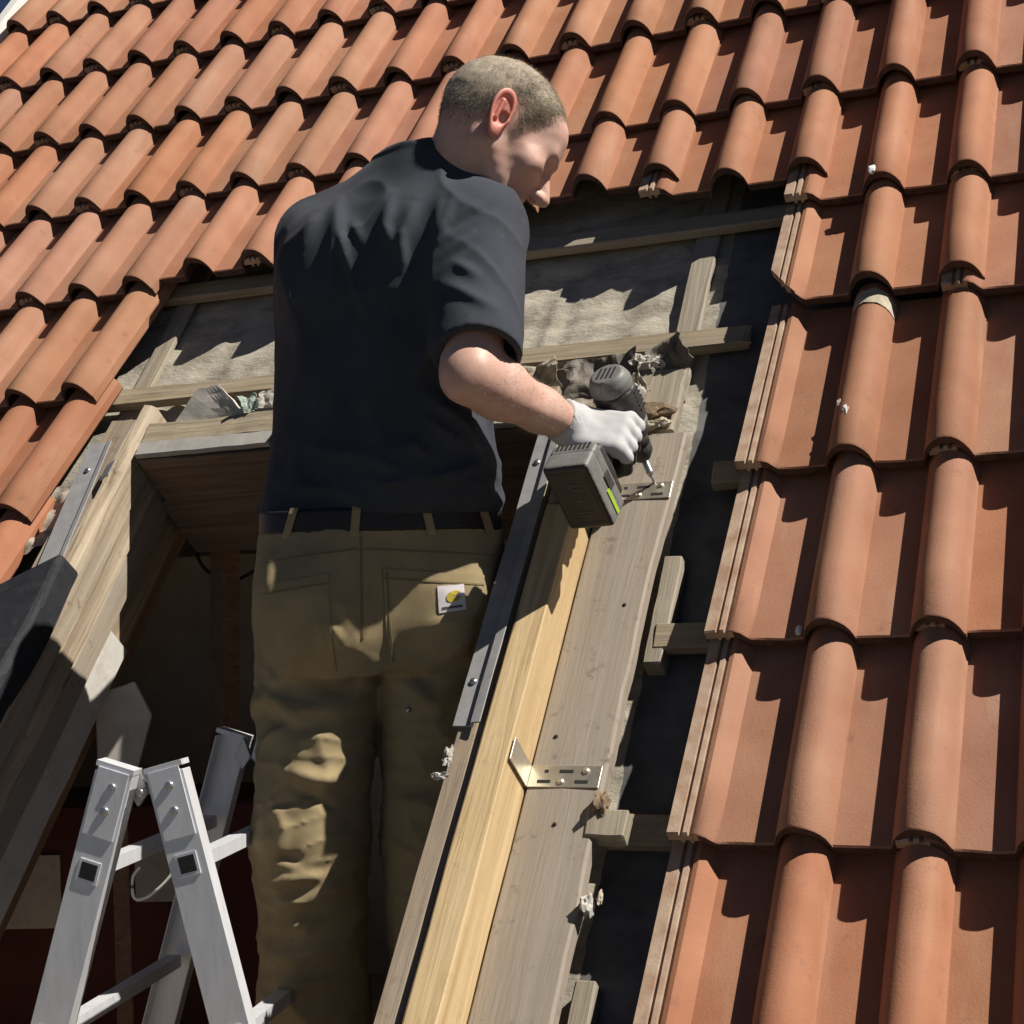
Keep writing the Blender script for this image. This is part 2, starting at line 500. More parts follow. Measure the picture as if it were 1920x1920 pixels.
RIDGE_V, EAVE_V = 3.1, -2.75
U0, U1 = -1.09, 4.6
house = empty('house', (0, 0, G))
tag(house, 'rendered house carrying the red tiled roof', 'house')
e_w = r2w(0, EAVE_V + 0.25, -0.32)
r_w = r2w(0, RIDGE_V, -0.33)
yb = 2 * r_w.y - e_w.y
def hp(x, y, z): return (x, y, z - G)
ex0, ex1 = U0 + 0.06, U1 - 0.06
box('wall', (ex0, ex1, e_w.y - 0.02, e_w.y + 0.25, 0, e_w.z - G - 0.05), M['render'], house, 0)
box('wall', (ex0, ex1, yb - 0.25, yb + 0.02, 0, e_w.z - G - 0.05), M['render'], house, 0)
for xa, xb in ((ex0, ex0 + 0.22), (ex1 - 0.22, ex1)):
    prism('gable_wall', [(e_w.y + 0.26, 0), (yb - 0.26, 0), (yb - 0.26, e_w.z - G), (r_w.y, r_w.z - G - 0.05), (e_w.y + 0.26, e_w.z - G)], xb - xa, M['render'], house,
          M4=Matrix.Translation((xb, 0, 0)) @ Matrix(((0, -1, 0, 0), (1, 0, 0, 0), (0, 0, 1, 0), (0, 0, 0, 1))))
# far slope of the roof (out of sight)
fw = r2w(0, RIDGE_V, -0.02)
mesh_obj('far_roof_slope', [(U0, fw.y + 0.02, fw.z - G), (U1, fw.y + 0.02, fw.z - G), (U1, 2 * fw.y + 2.2, fw.z - G - (fw.y + 2.2) * math.tan(PITCH)), (U0, 2 * fw.y + 2.2, fw.z - G - (fw.y + 2.2) * math.tan(PITCH))], [(0, 1, 2, 3)], M['tile'], house)
FLOOR = -1.64
af = box('attic_floor', (ex0 + 0.22, ex1 - 0.22, -1.36, 2.2, FLOOR - 0.05, FLOOR), M['atticfloor'], None, 0)
tag(af, 'dark boarded attic floor inside the opening', kind='structure')
aw = box('attic_back_wall', (ex0 + 0.22, ex1 - 0.22, 0.62, 0.70, FLOOR + 0.002, 0.52), M['atticwall'], None, 0)
tag(aw, 'dark grey attic wall seen through the opening', kind='structure')

# ------------------------------------------------------------------ the roof and its tiles
roof = roof_empty('tiled_roof')
tag(roof, 'steep roof of red clay pantiles with battens bared around a window opening', 'roof')

PIT, GAU, TLEN, RH, RW_, TH = 0.15, 0.339, 0.42, 0.047, 0.0380, 0.017
TILT = 0.034 / GAU

def prof(x):
    """top of the tile over the trough; x from the left joint"""
    for c in (0.15, 0.30):
        d = abs(x - c)
        if d < RW_:
            t = d / RW_
            return RH * (1 - t ** 2.3) ** 0.72 if t < 0.999 else 0.0
    return 0.0

def tile_mesh(name, cut=None, chip=0, seed=0, fromx=None):
    xs = []
    # left interlocking lip with two grooves, then down into the trough
    lip = [(-0.030, 0.010), (-0.030, 0.0195), (-0.0135, 0.0205), (-0.0125, 0.0145), (-0.0085, 0.0145), (-0.0075, 0.0205),
           (-0.001, 0.0205), (0.000, 0.0145), (0.004, 0.0145), (0.005, 0.0195), (0.012, 0.0215), (0.022, 0.0165), (0.030, 0.006), (0.036, 0.0)]
    top = list(lip)
    def roll(c, end=None):
        pts = []
        for k in range(13):
            an = -1 + 2 * k / 12
            x = c + RW_ * math.copysign(abs(an) ** 0.85, an)
            pts.append((x, prof(x)))
        return pts
    top += [(0.06, -0.0006), (0.09, -0.0006)]
    r1 = roll(0.15)
    top += r1 + [(0.21, -0.0006), (0.24, -0.0006)]
    r2 = roll(0.30)
    # the cover roll ends part-way down its right flank
    r2 = [q for q in r2 if q[0] <= 0.3345]
    top += r2 + [(0.3375, 0.0055), (0.3395, 0.0035), (0.3395, 0.001)]
    if fromx is not None:
        top = [q for q in top if q[0] >= fromx]
    bot = []
    for x, z in top:
        bot.append((x, z - TH))
    n = len(top)
    stations = [0.0, 0.004, 0.10, 0.21, 0.32, TLEN]
    verts, faces, mi = [], [], []
    o = Vector((seed * 3.3, seed * 5.1, 0.7))
    for si, s in enumerate(stations):
        for arr, isb in ((top, 0), (bot, 1)):
            for i, (x, z) in enumerate(arr):
                y = s
                if si <= 1:                              # slightly worn nose
                    y += 0.0022 * noise.noise(Vector((x * 40, 0, 0)) + o) - (0.0012 if si else 0)
                    if si == 0:
                        z2 = z - (0.0022 if not isb else -0.0005)
                    else:
                        z2 = z
                else:
                    z2 = z
                if chip and x < 0.02:                   # broken lower corner of the lip
                    y = max(y, chip * (0.02 - x) / 0.05)
                verts.append((x, y, z2 - RH - TILT * y))
    S = 2 * n
    for si in range(len(stations) - 1):
        a, b = si * S, (si + 1) * S
        for i in range(n - 1):
            faces.append((a + i, a + i + 1, b + i + 1, b + i)); mi.append(1 if top[i][0] < 0.005 and fromx is None else 0)
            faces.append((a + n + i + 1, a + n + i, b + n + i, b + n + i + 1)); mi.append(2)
        faces.append((a, b, b + n, a + n)); mi.append(1 if fromx is None else 0)
        faces.append((a + n - 1, a + 2 * n - 1, b + 2 * n - 1, b + n - 1)); mi.append(0)
    for i in range(n - 1):
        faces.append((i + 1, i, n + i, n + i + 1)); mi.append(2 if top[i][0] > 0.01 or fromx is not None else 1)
        e = (len(stations) - 1) * S
        faces.append((e + i, e + i + 1, e + n + i + 1, e + n + i)); mi.append(0)
    me = bpy.data.meshes.new(name)
    me.from_pydata(verts, [], faces)
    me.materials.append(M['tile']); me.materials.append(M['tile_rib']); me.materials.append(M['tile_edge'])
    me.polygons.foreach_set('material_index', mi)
    me.polygons.foreach_set('use_smooth', [True] * len(me.polygons))
    me.set_sharp_from_angle(angle=math.radians(40))
    me.update()
    return me

tile_variants = [tile_mesh('roof_tile', seed=s) for s in range(4)]
tile_chip = tile_mesh('roof_tile_chipped', seed=5, chip=0.075)
tile_cut = tile_mesh('roof_tile_cut', seed=6, fromx=0.115)
slid = {(0, 0): 0.032, (1, 0): 0.036, (2, 0): 0.10, (3, 0): 0.122, (4, 0): 0.078, (5, -1): 0.060, (6, -1): 0.036}
for r in range(-8, 9):
    for k in range(-4, 11):
        v0 = r * GAU
        if v0 + TLEN > RIDGE_V + 0.1 or k * 0.3 > 3.4:
            continue
        if 0 <= k <= 4 and -7 < r <= -1:
            continue
        if (r < -5 or r > 5) and (k < -1 or k > 6):
            if r < -6 or r > 6: continue
        me = tile_variants[random.randrange(4)]
        if k == -4: me = tile_cut
        if (k, r) == (5, -1): me = tile_chip
        o = bpy.data.objects.new('roof_tile', me)
        o.location = (k * 0.3 + random.uniform(-0.0015, 0.0015), v0 + slid.get((k, r), 0) + random.uniform(-0.003, 0.003), random.uniform(-0.001, 0.001))
        o.rotation_euler = (random.uniform(-0.003, 0.003), random.uniform(-0.003, 0.003), random.uniform(-0.004, 0.004))
        link(o, roof)
# ------------------------------------------------------------------ battens, laths, rafters, underlay, verge
BT0, BT1 = -0.127, -0.105
for r in range(-7, 9):
    v = 0.054 + r * GAU
    spans = [(U0 + 0.03, 3.5)]
    if r == -1: spans = [(U0 + 0.03, 1.425), (1.475, 3.5)]
    elif r in (-2,): spans = [(U0 + 0.03, 0.145), (1.405, 3.5)]
    elif r == -3: spans = [(U0 + 0.03, 0.145), (1.362, 3.5)]
    elif r == -4: spans = [(U0 + 0.03, 0.145), (1.350, 3.5)]
    elif -6 <= r <= -5: spans = [(U0 + 0.03, 0.145), (1.37, 3.5)]
    for i, (a, b_) in enumerate(spans):
        o = box('batten', (a, b_, v - 0.024, v + 0.024, BT0, BT1), M['batten'], roof, 0.003, 0.0022, 26, 0, r * 2.7 + i)
        if r == -1 and i == 0:        # splintered right end
            for vt in o.data.vertices:
                if vt.co.x > 1.40:
                    vt.co.x += 0.03 * noise.noise(Vector((vt.co.y * 160, vt.co.z * 90, 3)))
for u, segs in ((0.065, ((-0.47, RIDGE_V - 0.1),)), (1.293, ((-0.42, RIDGE_V - 0.1),)), (1.366, ((-1.015, -0.80), (-2.4, -1.53))), (-0.7, ((-2.5, RIDGE_V - 0.1),)), (2.1, ((-2.5, RIDGE_V - 0.1),)), (0.105, ((-2.5, -2.05),)), (2.9, ((-2.5, RIDGE_V - 0.1),))):
    for a, b_ in segs:
        w = 0.024 if u != 1.366 else 0.016
        box('counter_batten', (u - w, u + w, a, b_, -0.141, BT0 + (0.0 if u != 1.366 else 0.02) - 0.001), M['batten_v'], roof, 0.003, 0.002, 20, 1, u * 9 + a)
for u in (-0.75, 2.1, 2.9, 3.7):
    box('rafter', (u - 0.03, u + 0.03, -2.5, RIDGE_V - 0.1, -0.32, -0.18), M['rafter'], roof, 0.002)
box('rafter', (0.10, 0.168, -2.5, RIDGE_V - 0.1, -0.34, -0.18), M['rafter'], roof, 0.002)
box('rafter', (1.275, 1.34, -2.5, RIDGE_V - 0.1, -0.34, -0.18), M['rafter'], roof, 0.002)

# underlay felt: a sagging sheet, cut away at the window opening, ragged along the cut
def underlay():
    us = np.concatenate([np.linspace(U0 + 0.01, -0.15, 8), np.linspace(-0.1, 1.6, 120), np.linspace(1.7, 3.6, 10)])
    vs = np.concatenate([np.linspace(-2.6, -2.0, 8), np.linspace(-1.98, 0.3, 150), np.linspace(0.4, RIDGE_V - 0.05, 10)])
    verts, faces, idx = [], [], {}
    for j, v in enumerate(vs):
        for i, u in enumerate(us):
            q = Vector((u * 3.2, v * 5.0, 0))
            sag = -0.006 - 0.010 * noise.noise(q) - 0.006 * noise.noise(q * 3.1) - 0.004 * noise.noise(Vector((u * 9, v * 34, 4)))
            if 0.13 < u < 1.285 and -0.45 < v < 0.0:
                sag -= 0.004 * math.sin(math.pi * (u - 0.13) / 1.155)
                sag += 0.010 * noise.noise(Vector((u * 26, v * 3, 9)))
            idx[(i, j)] = len(verts)
            verts.append((u + 0.004 * noise.noise(q * 9), v + 0.006 * noise.noise(q * 11), -0.139 + sag))
    for j in range(len(vs) - 1):
        for i in range(len(us) - 1):
            u, v = (us[i] + us[i + 1]) / 2, (vs[j] + vs[j + 1]) / 2
            if 0.17 < u < 1.275 and -2.0 < v < -0.47 + 0.02 * noise.noise(Vector((u * 14, 1, 2))):
                continue
            faces.append((idx[(i, j)], idx[(i + 1, j)], idx[(i + 1, j + 1)], idx[(i, j + 1)]))
    return mesh_obj('underlay', verts, faces, [M['felt'], M['shadefelt']], roof, True, [1 if sum(verts[i][0] for i in f) / 4 > 1.338 else 0 for f in faces])  # right-hand strip takes the colour with shade painted in
underlay()
def flap(v0, v1, u0, u1, n0, seed):
    V, Fc = [], []
    nu, nv = 26, 26
    for j in range(nv + 1):
        for i in range(nu + 1):
            a, b_ = i / nu, j / nv
            u = u0 + (u1 - u0) * a; v = v0 + (v1 - v0) * b_ + 0.02 * noise.noise(Vector((a * 4, seed, 0))) * (1 if b_ > 0.5 else -1)
            n_ = n0 + 0.018 * noise.noise(Vector((u * 9, v * 22, seed))) + 0.010 * noise.noise(Vector((u * 30, v * 50, seed))) - 0.03 * (1 - a)
            V.append((u, v, n_))
    for j in range(nv):
        for i in range(nu):
            k = j * (nu + 1) + i
            Fc.append((k, k + 1, k + nu + 2, k + nu + 1))
    o = mesh_obj('underlay_flap', V, Fc, M['felt'], roof, True)
    o['label'] = 'torn pale underlay pulled up beside the left tiles'
flap(-0.745, -0.56, 0.0, 0.172, -0.060, 2)
flap(-1.16, -0.93, 0.0, 0.172, -0.065, 5)
box('verge_board', (U0 - 0.035, U0 - 0.004, -2.7, RIDGE_V, -0.20, -0.006), M['white'], roof, 0.003)

# ------------------------------------------------------------------ the old window frame
wf = roof_empty('window_frame', 0.70, -1.2, 0)
tag(wf, 'stripped wooden roof window frame with pine sides and grey metal strips', 'window frame')
def wloc(o):           # parts are written in roof coordinates; shift into the frame's own origin
    for vt in o.data.vertices:
        vt.co -= Vector((0.70, -1.2, 0))
    return o
def fprism(name, poly, v0, v1, mat, bevel=0.002, cuts=24, jit=0.0012, seed=1, parent=None):
    """section poly (u,n) run along v, with slightly uneven sawn surface"""
    bm = bmesh.new()
    n = len(poly)
    rings = []
    for k in range(cuts + 1):
        v = v0 + (v1 - v0) * k / cuts
        ring = []
        for (u, nn) in poly:
            d = noise.noise_vector(Vector((u * 30, v * 9, nn * 30 + seed))) * jit
            ring.append(bm.verts.new((u + d.x, v, nn + d.z)))
        rings.append(ring)
    for k in range(cuts):
        for i in range(n):
            bm.faces.new((rings[k][i], rings[k][(i + 1) % n], rings[k + 1][(i + 1) % n], rings[k + 1][i]))
    bm.faces.new(list(reversed(rings[0])))
    bm.faces.new(rings[-1])
    bmesh.ops.recalc_face_normals(bm, faces=bm.faces)
    if bevel:
        ed = [e for e in bm.edges if e.calc_face_angle(0) > 0.6]
        bmesh.ops.bevel(bm, geom=ed, offset=bevel, segments=1, profile=0.5, affect='EDGES')
    o = bm_obj(name, bm, mat, wf if parent is None else parent)
    return wloc(o)
VB = -1.98
# right side member: rebate, groove, fresh pine upstand
fprism('side_member', [(1.145, -0.12), (1.183, -0.12), (1.183, 0.014), (1.174, 0.018), (1.145, 0.018)], VB, -0.575, M['pine_old'], seed=3)
fprism('side_upstand', [(1.1865, -0.12), (1.240, -0.12), (1.240, 0.029), (1.194, 0.032), (1.1865, 0.016)], VB, -0.80, M['pine'], seed=4)
fprism('side_upstand', [(1.1865, -0.12), (1.2395, -0.12), (1.2395, 0.027), (1.194, 0.030), (1.1865, 0.016)], -0.797, -0.575, M['pine_old'], seed=5)
# left side member
fprism('side_member', [(0.174, -0.12), (0.2365, -0.12), (0.2365, 0.001), (0.176, 0.004)], VB, -0.475, M['pine_old'], jit=0.004, seed=6, cuts=60)
fprism('side_lath', [(0.2385, -0.070), (0.262, -0.070), (0.260, -0.012), (0.252, -0.004), (0.2385, 0.000)], VB, -0.435, M['pine_left'], jit=0.005, seed=16, cuts=70)
fprism('side_lath', [(0.2385, -0.12), (0.257, -0.12), (0.257, -0.0735), (0.2385, -0.0735)], VB, -0.50, M['pine_left'], jit=0.004, seed=17, cuts=60)
fprism('side_lining', [(0.1755, -0.175), (0.2505, -0.175), (0.2505, -0.1235), (0.1755, -0.1235)], VB, -0.53, M['pine_left'], jit=0.003, seed=7)
fprism('lining_board', [(0.169, -0.262), (0.2435, -0.245), (0.2435, -0.1775), (0.169, -0.1775)], VB, -0.86, M['plaster'], jit=0.003, seed=8)
fprism('lining_board', [(0.171, -0.245), (0.2345, -0.245), (0.2345, -0.1775), (0.171, -0.1775)], -0.857, -0.53, M['pine_old'], jit=0.003, seed=9)
# grey metal cover strips on the members
fprism('cover_strip', [(1.138, 0.0205), (1.170, 0.0205), (1.173, 0.030), (1.185, 0.032), (1.1855, 0.035), (1.170, 0.033), (1.166, 0.024), (1.138, 0.024)], -1.218, -0.60, M['greymetal'], 0.0006, 20, 0.0008, 11)
fprism('cover_strip', [(0.172, 0.0085), (0.214, 0.0055), (0.218, 0.012), (0.226, 0.013), (0.226, 0.0155), (0.2155, 0.0145), (0.212, 0.010), (0.172, 0.0125)], VB, -0.545, M['greymetal'], 0.0006, 24, 0.0008, 12)
for vv in (-1.14, -0.70):
    wloc(tube('screw', [(1.152, vv, 0.022), (1.152, vv, 0.027)], 0.0055, M['steel'], wf, 10))
wloc(tube('screw', [(0.195, -0.62, 0.008), (0.195, -0.62, 0.0145)], 0.0055, M['steel'], wf, 10))
# head member with trim
def hbar(name, u0, u1, v0, v1, n0, n1, mat, seed, jit=0.002, bevel=0.002):
    return wloc(box(name, (u0, u1, v0, v1, n0, n1), mat, wf, bevel, jit, 24, 0, seed))
hbar('head_member', 0.266, 1.134, -0.572, -0.505, -0.14, -0.022, M['board_in'], 2)
hbar('head_trim', 0.268, 1.132, -0.568, -0.532, -0.020, -0.008, M['greymetal2'], 3, 0.002)
hbar('head_trim', 0.262, 1.132, -0.530, -0.476, -0.034, -0.012, M['batten'], 4, 0.004)
hbar('head_lining', 0.250, 1.134, -0.57, -0.52, -0.30, -0.142, M['board_in'], 6)
hbar('sill_member', 0.266, 1.134, VB, VB + 0.09, -0.12, 0.0, M['pine_old'], 7)
# torn hinge tab on the left member, clip on the right one
hg = wloc(box('hinge_tab', (0.236, 0.266, -0.650, -0.612, 0.0, 0.003), M['greymetal'], wf, 0.0006))
for vt in hg.data.vertices:
    k = vt.co.x + 0.70 - 0.236
    vt.co.z += 0.010 + k * 0.5
wloc(clump('torn_clip', 0.010, M['paper'], wf, 31, (1.146, -1.268, 0.024), (0.5, 1.5, 0.8), 0.9))
wloc(clump('torn_clip', 0.008, M['paper'], wf, 37, (1.139, -1.300, 0.020), (1.4, 0.6, 0.7), 0.9))
# black profile still lying on the lower left member
def shear_left(o):
    for vt in o.data.vertices:
        v = vt.co.y - 1.2
        vt.co.x += 0.10 * (-0.62 - max(v, -0.92))
for o in list(wf.children):
    if o.name.startswith('cover_strip') and o.data.vertices[0].co.x < 0: shear_left(o)
fprism('cover_profile', [(0.112, 0.014), (0.262, 0.016), (0.262, -0.022), (0.268, -0.022), (0.270, 0.026), (0.262, 0.037), (0.122, 0.035), (0.112, 0.024)], VB, -0.852, M['blackmetal'], 0.004, 30, 0.007, 21)
for o in wf.children:
    if o.name.startswith('cover_profile'):
        for vt in o.data.vertices:
            if vt.co.y - 1.2 > -0.90:
                vt.co.y -= max(0.0, 0.235 - (vt.co.x + 0.70)) * 0.75

# ------------------------------------------------------------------ boards beside the frame on the right
def board(name, label, poly_fn, v0, v1, n0, n1, mat, u_c, seed, cuts=40, wob=0.004):
    t = roof_empty(name, u_c, (v0 + v1) / 2, n0)
    bm = bmesh.new()
    rings = []
    for k in range(cuts + 1):
        v = v0 + (v1 - v0) * k / cuts
        a, b_ = poly_fn(v)
        b_ += wob * noise.noise(Vector((v * 12, seed, 0))) + wob * 0.6 * noise.noise(Vector((v * 40, seed, 5)))
        w = 0.0015 * noise.noise(Vector((v * 7, seed, 2)))
        ring = [(a, n0), (b_, n0), (b_ + 0.001, n1 - 0.003 + w), (b_ - 0.003, n1 + w), ((a + b_) / 2, n1 + 0.0015 + w), (a + 0.003, n1 + w), (a, n1 - 0.003)]
        rings.append([bm.verts.new((u - u_c, v - (v0 + v1) / 2, nn - n0)) for u, nn in ring])
    m_ = len(rings[0])
    for k in range(cuts):
        for i in range(m_):
            bm.faces.new((rings[k][i], rings[k][(i + 1) % m_], rings[k + 1][(i + 1) % m_], rings[k + 1][i]))
    bm.faces.new(list(reversed(rings[0])))
    bm.faces.new(rings[-1])
    bmesh.ops.recalc_face_normals(bm, faces=bm.faces)
    ob = bm_obj('board', bm, mat, t)
    return t
t = board('side_board', 'long weathered grey-brown board flat beside the pine window frame', lambda v: (1.2425, 1.358 + 0.012 * max(0, (v + 0.9)) / 0.3), VB, -0.585, -0.070, -0.046, M['plank'], 1.30, 4)
tag(t, t.get('label') or 'long weathered grey-brown board flat beside the pine window frame', 'board')
for vv, uu in ((-1.19, 1.27), (-1.50, 1.31), (-1.335, 1.30), (-0.95, 1.33)):
    o = tube('nail_hole', [(uu - 1.30, vv - (VB - 0.585) / 2, 0.0236), (uu - 1.30, vv - (VB - 0.585) / 2, 0.0262)], 0.0032, M['darkhole'], t, 8)
t = board('board_offcut', 'short pale board end above the long board, strewn with debris', lambda v: (1.215, 1.343), -0.572, -0.425, -0.071, -0.049, M['batten_v'], 1.28, 9, 16, 0.003)
tag(t, 'short pale board end above the long board, strewn with debris', 'board')
t = roof_empty('wood_block', 1.375, -1.335, -0.074)
box('block', (-0.030, 0.028, -0.016, 0.024, 0.001, 0.030), M['batten_v'], t, 0.002, 0.003, 4, 0, 5)
clump('splinter', 0.014, M['earth'], t, 3, (-0.012, 0.032, 0.028), (0.8, 1.4, 1.2), 0.7)
tag(t, 'small split wood block lit at the board edge below the angle bracket', 'wood block')
t = roof_empty('wood_splinter', 1.372, -1.452, -0.07)
clump('splinter', 0.009, M['paper'], t, 8, (0.0, 0.0, 0.022), (0.8, 1.5, 1.6), 0.8)
clump('chip', 0.006, M['rubble'], t, 9, (0.014, 0.012, 0.018), (0.5, 1.6, 1.0), 0.8)
tag(t, 'tiny torn pale splinter on the long board edge near the picture bottom', 'splinter')

# ------------------------------------------------------------------ angle brackets
def bracket(u, v, label, leg_up, flat):
    t = roof_empty('angle_bracket', u, v, -0.0455)
    W, T = 0.036, 0.0025
    def plate(name, L, slots, vertical):
        bm = bmesh.new()
        box_bm(bm, 0, L, -W / 2, W / 2, 0, T)
        bmesh.ops.bevel(bm, geom=list(bm.edges), offset=0.0006, segments=1, profile=0.5, affect='EDGES')
        o = bm_obj(name, bm, M['zinc'], t)
        for (sx, sy, sl, sw) in slots:
            h = box('slot', (sx, sx + sl, sy - sw / 2, sy + sw / 2, T - 0.0004, T + 0.0005), M['darkhole'], o, 0.0)
        if vertical:
            for q in [o] + list(o.children):
                for vt in q.data.vertices:
                    x, y, z = vt.co
                    vt.co = (-z * 0.9 - 0.0003, y + x * 0.02, x)
        return o
    plate('flat_leg', flat, [(0.022, 0.008, 0.006, 0.005), (0.045, 0.008, 0.021, 0.005), (0.014, -0.009, 0.020, 0.005), (0.071, -0.009, 0.020, 0.005)], False)
    up = plate('upright_leg', leg_up, [(0.025, 0.006, 0.016, 0.005), (0.04, -0.008, 0.016, 0.005)], True)
    for (sx, sy) in ((0.050, -0.009), (0.085, 0.009)):
        tube('screw_head', [(sx, sy, T + 0.0002), (sx, sy, T + 0.0022)], 0.005, M['zinc'], t, 10)
    return tag(t, label, 'bracket', 'angle brackets on the side board')
bracket(1.2448, -1.258, 'slotted zinc angle bracket joining pine frame to board, lower one', 0.073, 0.108)
bracket(1.262, -0.715, 'zinc angle bracket under the drill bit', 0.050, 0.104)

# ------------------------------------------------------------------ debris
def debris(name, label, cat, u, v, n, rot, builder, group=None):
    t = roof_empty(name, u, v, n)
    t.rotation_euler = (Matrix.Rotation(PITCH, 3, 'X') @ Matrix.Rotation(rot[2], 3, 'Z') @ Matrix.Rotation(rot[1], 3, 'Y') @ Matrix.Rotation(rot[0], 3, 'X')).to_euler()
    builder(t)
    return tag(t, label, cat, group)
debris('flashing_scrap', 'crumpled dark flashing strip jammed behind the drill above the opening', 'flashing', 1.20, -0.437, -0.040, (0.5, 0, 0.15), lambda t: crumple('sheet', 0.13, 0.075, M['bitumen'], t, 0.020, 3, 20, 17, 0.03))
debris('flashing_scrap', 'dark curled flashing corner at the right end of the debris row', 'flashing', 1.312, -0.395, -0.045, (0.4, -0.3, 0.4), lambda t: crumple('sheet', 0.07, 0.06, M['bitumen'], t, 0.014, 6, 14, 24, 0.03))
debris('foil_scrap', 'crumpled grey striped underlay scrap right of the white glove', 'scrap', 1.238, -0.52, -0.035, (0.2, 0.3, -0.5), lambda t: crumple('sheet', 0.07, 0.10, M['paper'], t, 0.010, 8, 14, 30, 0.02))
debris('rubble_heap', 'brown crumbly rubble clump on the short board end', 'rubble', 1.292, -0.545, -0.048, (0, 0, 0), lambda t: (clump('lump', 0.030, M['earth'], t, 2, (0, 0, 0.010), (1.3, 0.75, 0.6), 0.7), clump('crumb', 0.014, M['rubble'], t, 5, (-0.035, 0.025, 0.008), (1, 1, 0.7), 0.7), clump('crumb', 0.010, M['rubble'], t, 7, (0.034, -0.018, 0.006), (1.2, 0.8, 0.7), 0.7), clump('crumb', 0.012, M['rubble'], t, 11, (0.01, -0.026, 0.012), (1.5, 0.6, 0.6), 0.8)))
debris('plaster_scrap', 'pale bent plaster splinter standing on the short board end', 'scrap', 1.268, -0.475, -0.045, (0.9, 0.2, 0.9), lambda t: crumple('sheet', 0.025, 0.055, M['rubble'], t, 0.010, 12, 10, 60, 0.01))
debris('foil_scrap', 'twisted pale metal scrap at the top of the debris row', 'scrap', 1.268, -0.412, -0.040, (0.3, 0.5, 0.2), lambda t: crumple('sheet', 0.06, 0.03, M['paper'], t, 0.014, 15, 12, 60, 0.02))
debris('plaster_scrap', 'lumpy cream plaster scrap behind the forearm', 'scrap', 1.075, -0.455, -0.020, (0.5, 0, 0.3), lambda t: crumple('sheet', 0.09, 0.06, M['rubble'], t, 0.016, 17, 14, 22, 0.02))
debris('plaster_scrap', 'pale grey triangular plaster sheet lying on the left of the opening head', 'scrap', 0.395, -0.455, -0.014, (0.55, 0.05, 0.05), lambda t: tri_sheet('sheet', [(-0.085, -0.035), (0.08, -0.040), (0.085, -0.020), (0.012, 0.052), (-0.03, 0.045)], M['paper'], t, 0.006, 3))
debris('foil_scrap', 'small teal-grey scrap beside the triangular plaster sheet', 'scrap', 0.485, -0.455, -0.010, (0.4, 0.3, 0.7), lambda t: crumple('sheet', 0.035, 0.035, M['teal'], t, 0.012, 25, 10, 60, 0.01))
debris('plaster_scrap', 'grey crumpled mortar strip at the shirt edge on the opening head', 'scrap', 0.555, -0.435, -0.016, (0.4, 0, 0.1), lambda t: crumple('sheet', 0.10, 0.04, M['paper'], t, 0.010, 28, 14, 24, 0.01))
for (u, v, n, r, lab, m_) in ((1.643, -0.60, -0.012, 0.009, 'white mortar splash on a roll of the right tile slope', 'paper'), (1.628, -0.571, -0.023, 0.006, 'small white speck just above the mortar splash', 'paper'),
                              (1.636, 0.008, -0.004, 0.008, 'white mortar crumb at the third tile nose on the right', 'white'), (1.606, -1.006, -0.046, 0.006, 'white mortar crumb beside a tile nose low on the right slope', 'white')):
    t = roof_empty('mortar_crumb', u, v, n)
    clump('crumb', r, M[m_], t, int(u * 1000 + v * 100), (0, 0, 0), (0.8, 1.5, 0.5), 0.6, 2)
    tag(t, lab, 'mortar')
# lime-white bedding mortar on the heads of two slid-under tiles
for (u, v, w, lab, seed) in ((1.65, -0.300, 0.036, 'white mortar band around an exposed tile head on the right slope', 3),):
    t = roof_empty('mortar_band', u, v, -0.05)
    verts, faces = [], []
    for j in range(5):
        for i in range(13):
            an = -1 + 2 * i / 12
            x = RW_ * math.copysign(abs(an) ** 0.85, an)
            z = prof(0.15 + x) - RH - TILT * (0.37 + 0.012 * j) + 0.05 + 0.0018 + 0.0012 * noise.noise(Vector((i * 0.7, j * 1.3, seed)))
            verts.append((x, -0.018 + 0.010 * j + 0.004 * noise.noise(Vector((i * 0.5, j, seed + 4))), z))
    for j in range(4):
        for i in range(12):
            a = j * 13 + i
            faces.append((a, a + 1, a + 14, a + 13))
    mesh_obj('mortar', verts, faces, M['rubble'], t, True)
    tag(t, lab, 'mortar')

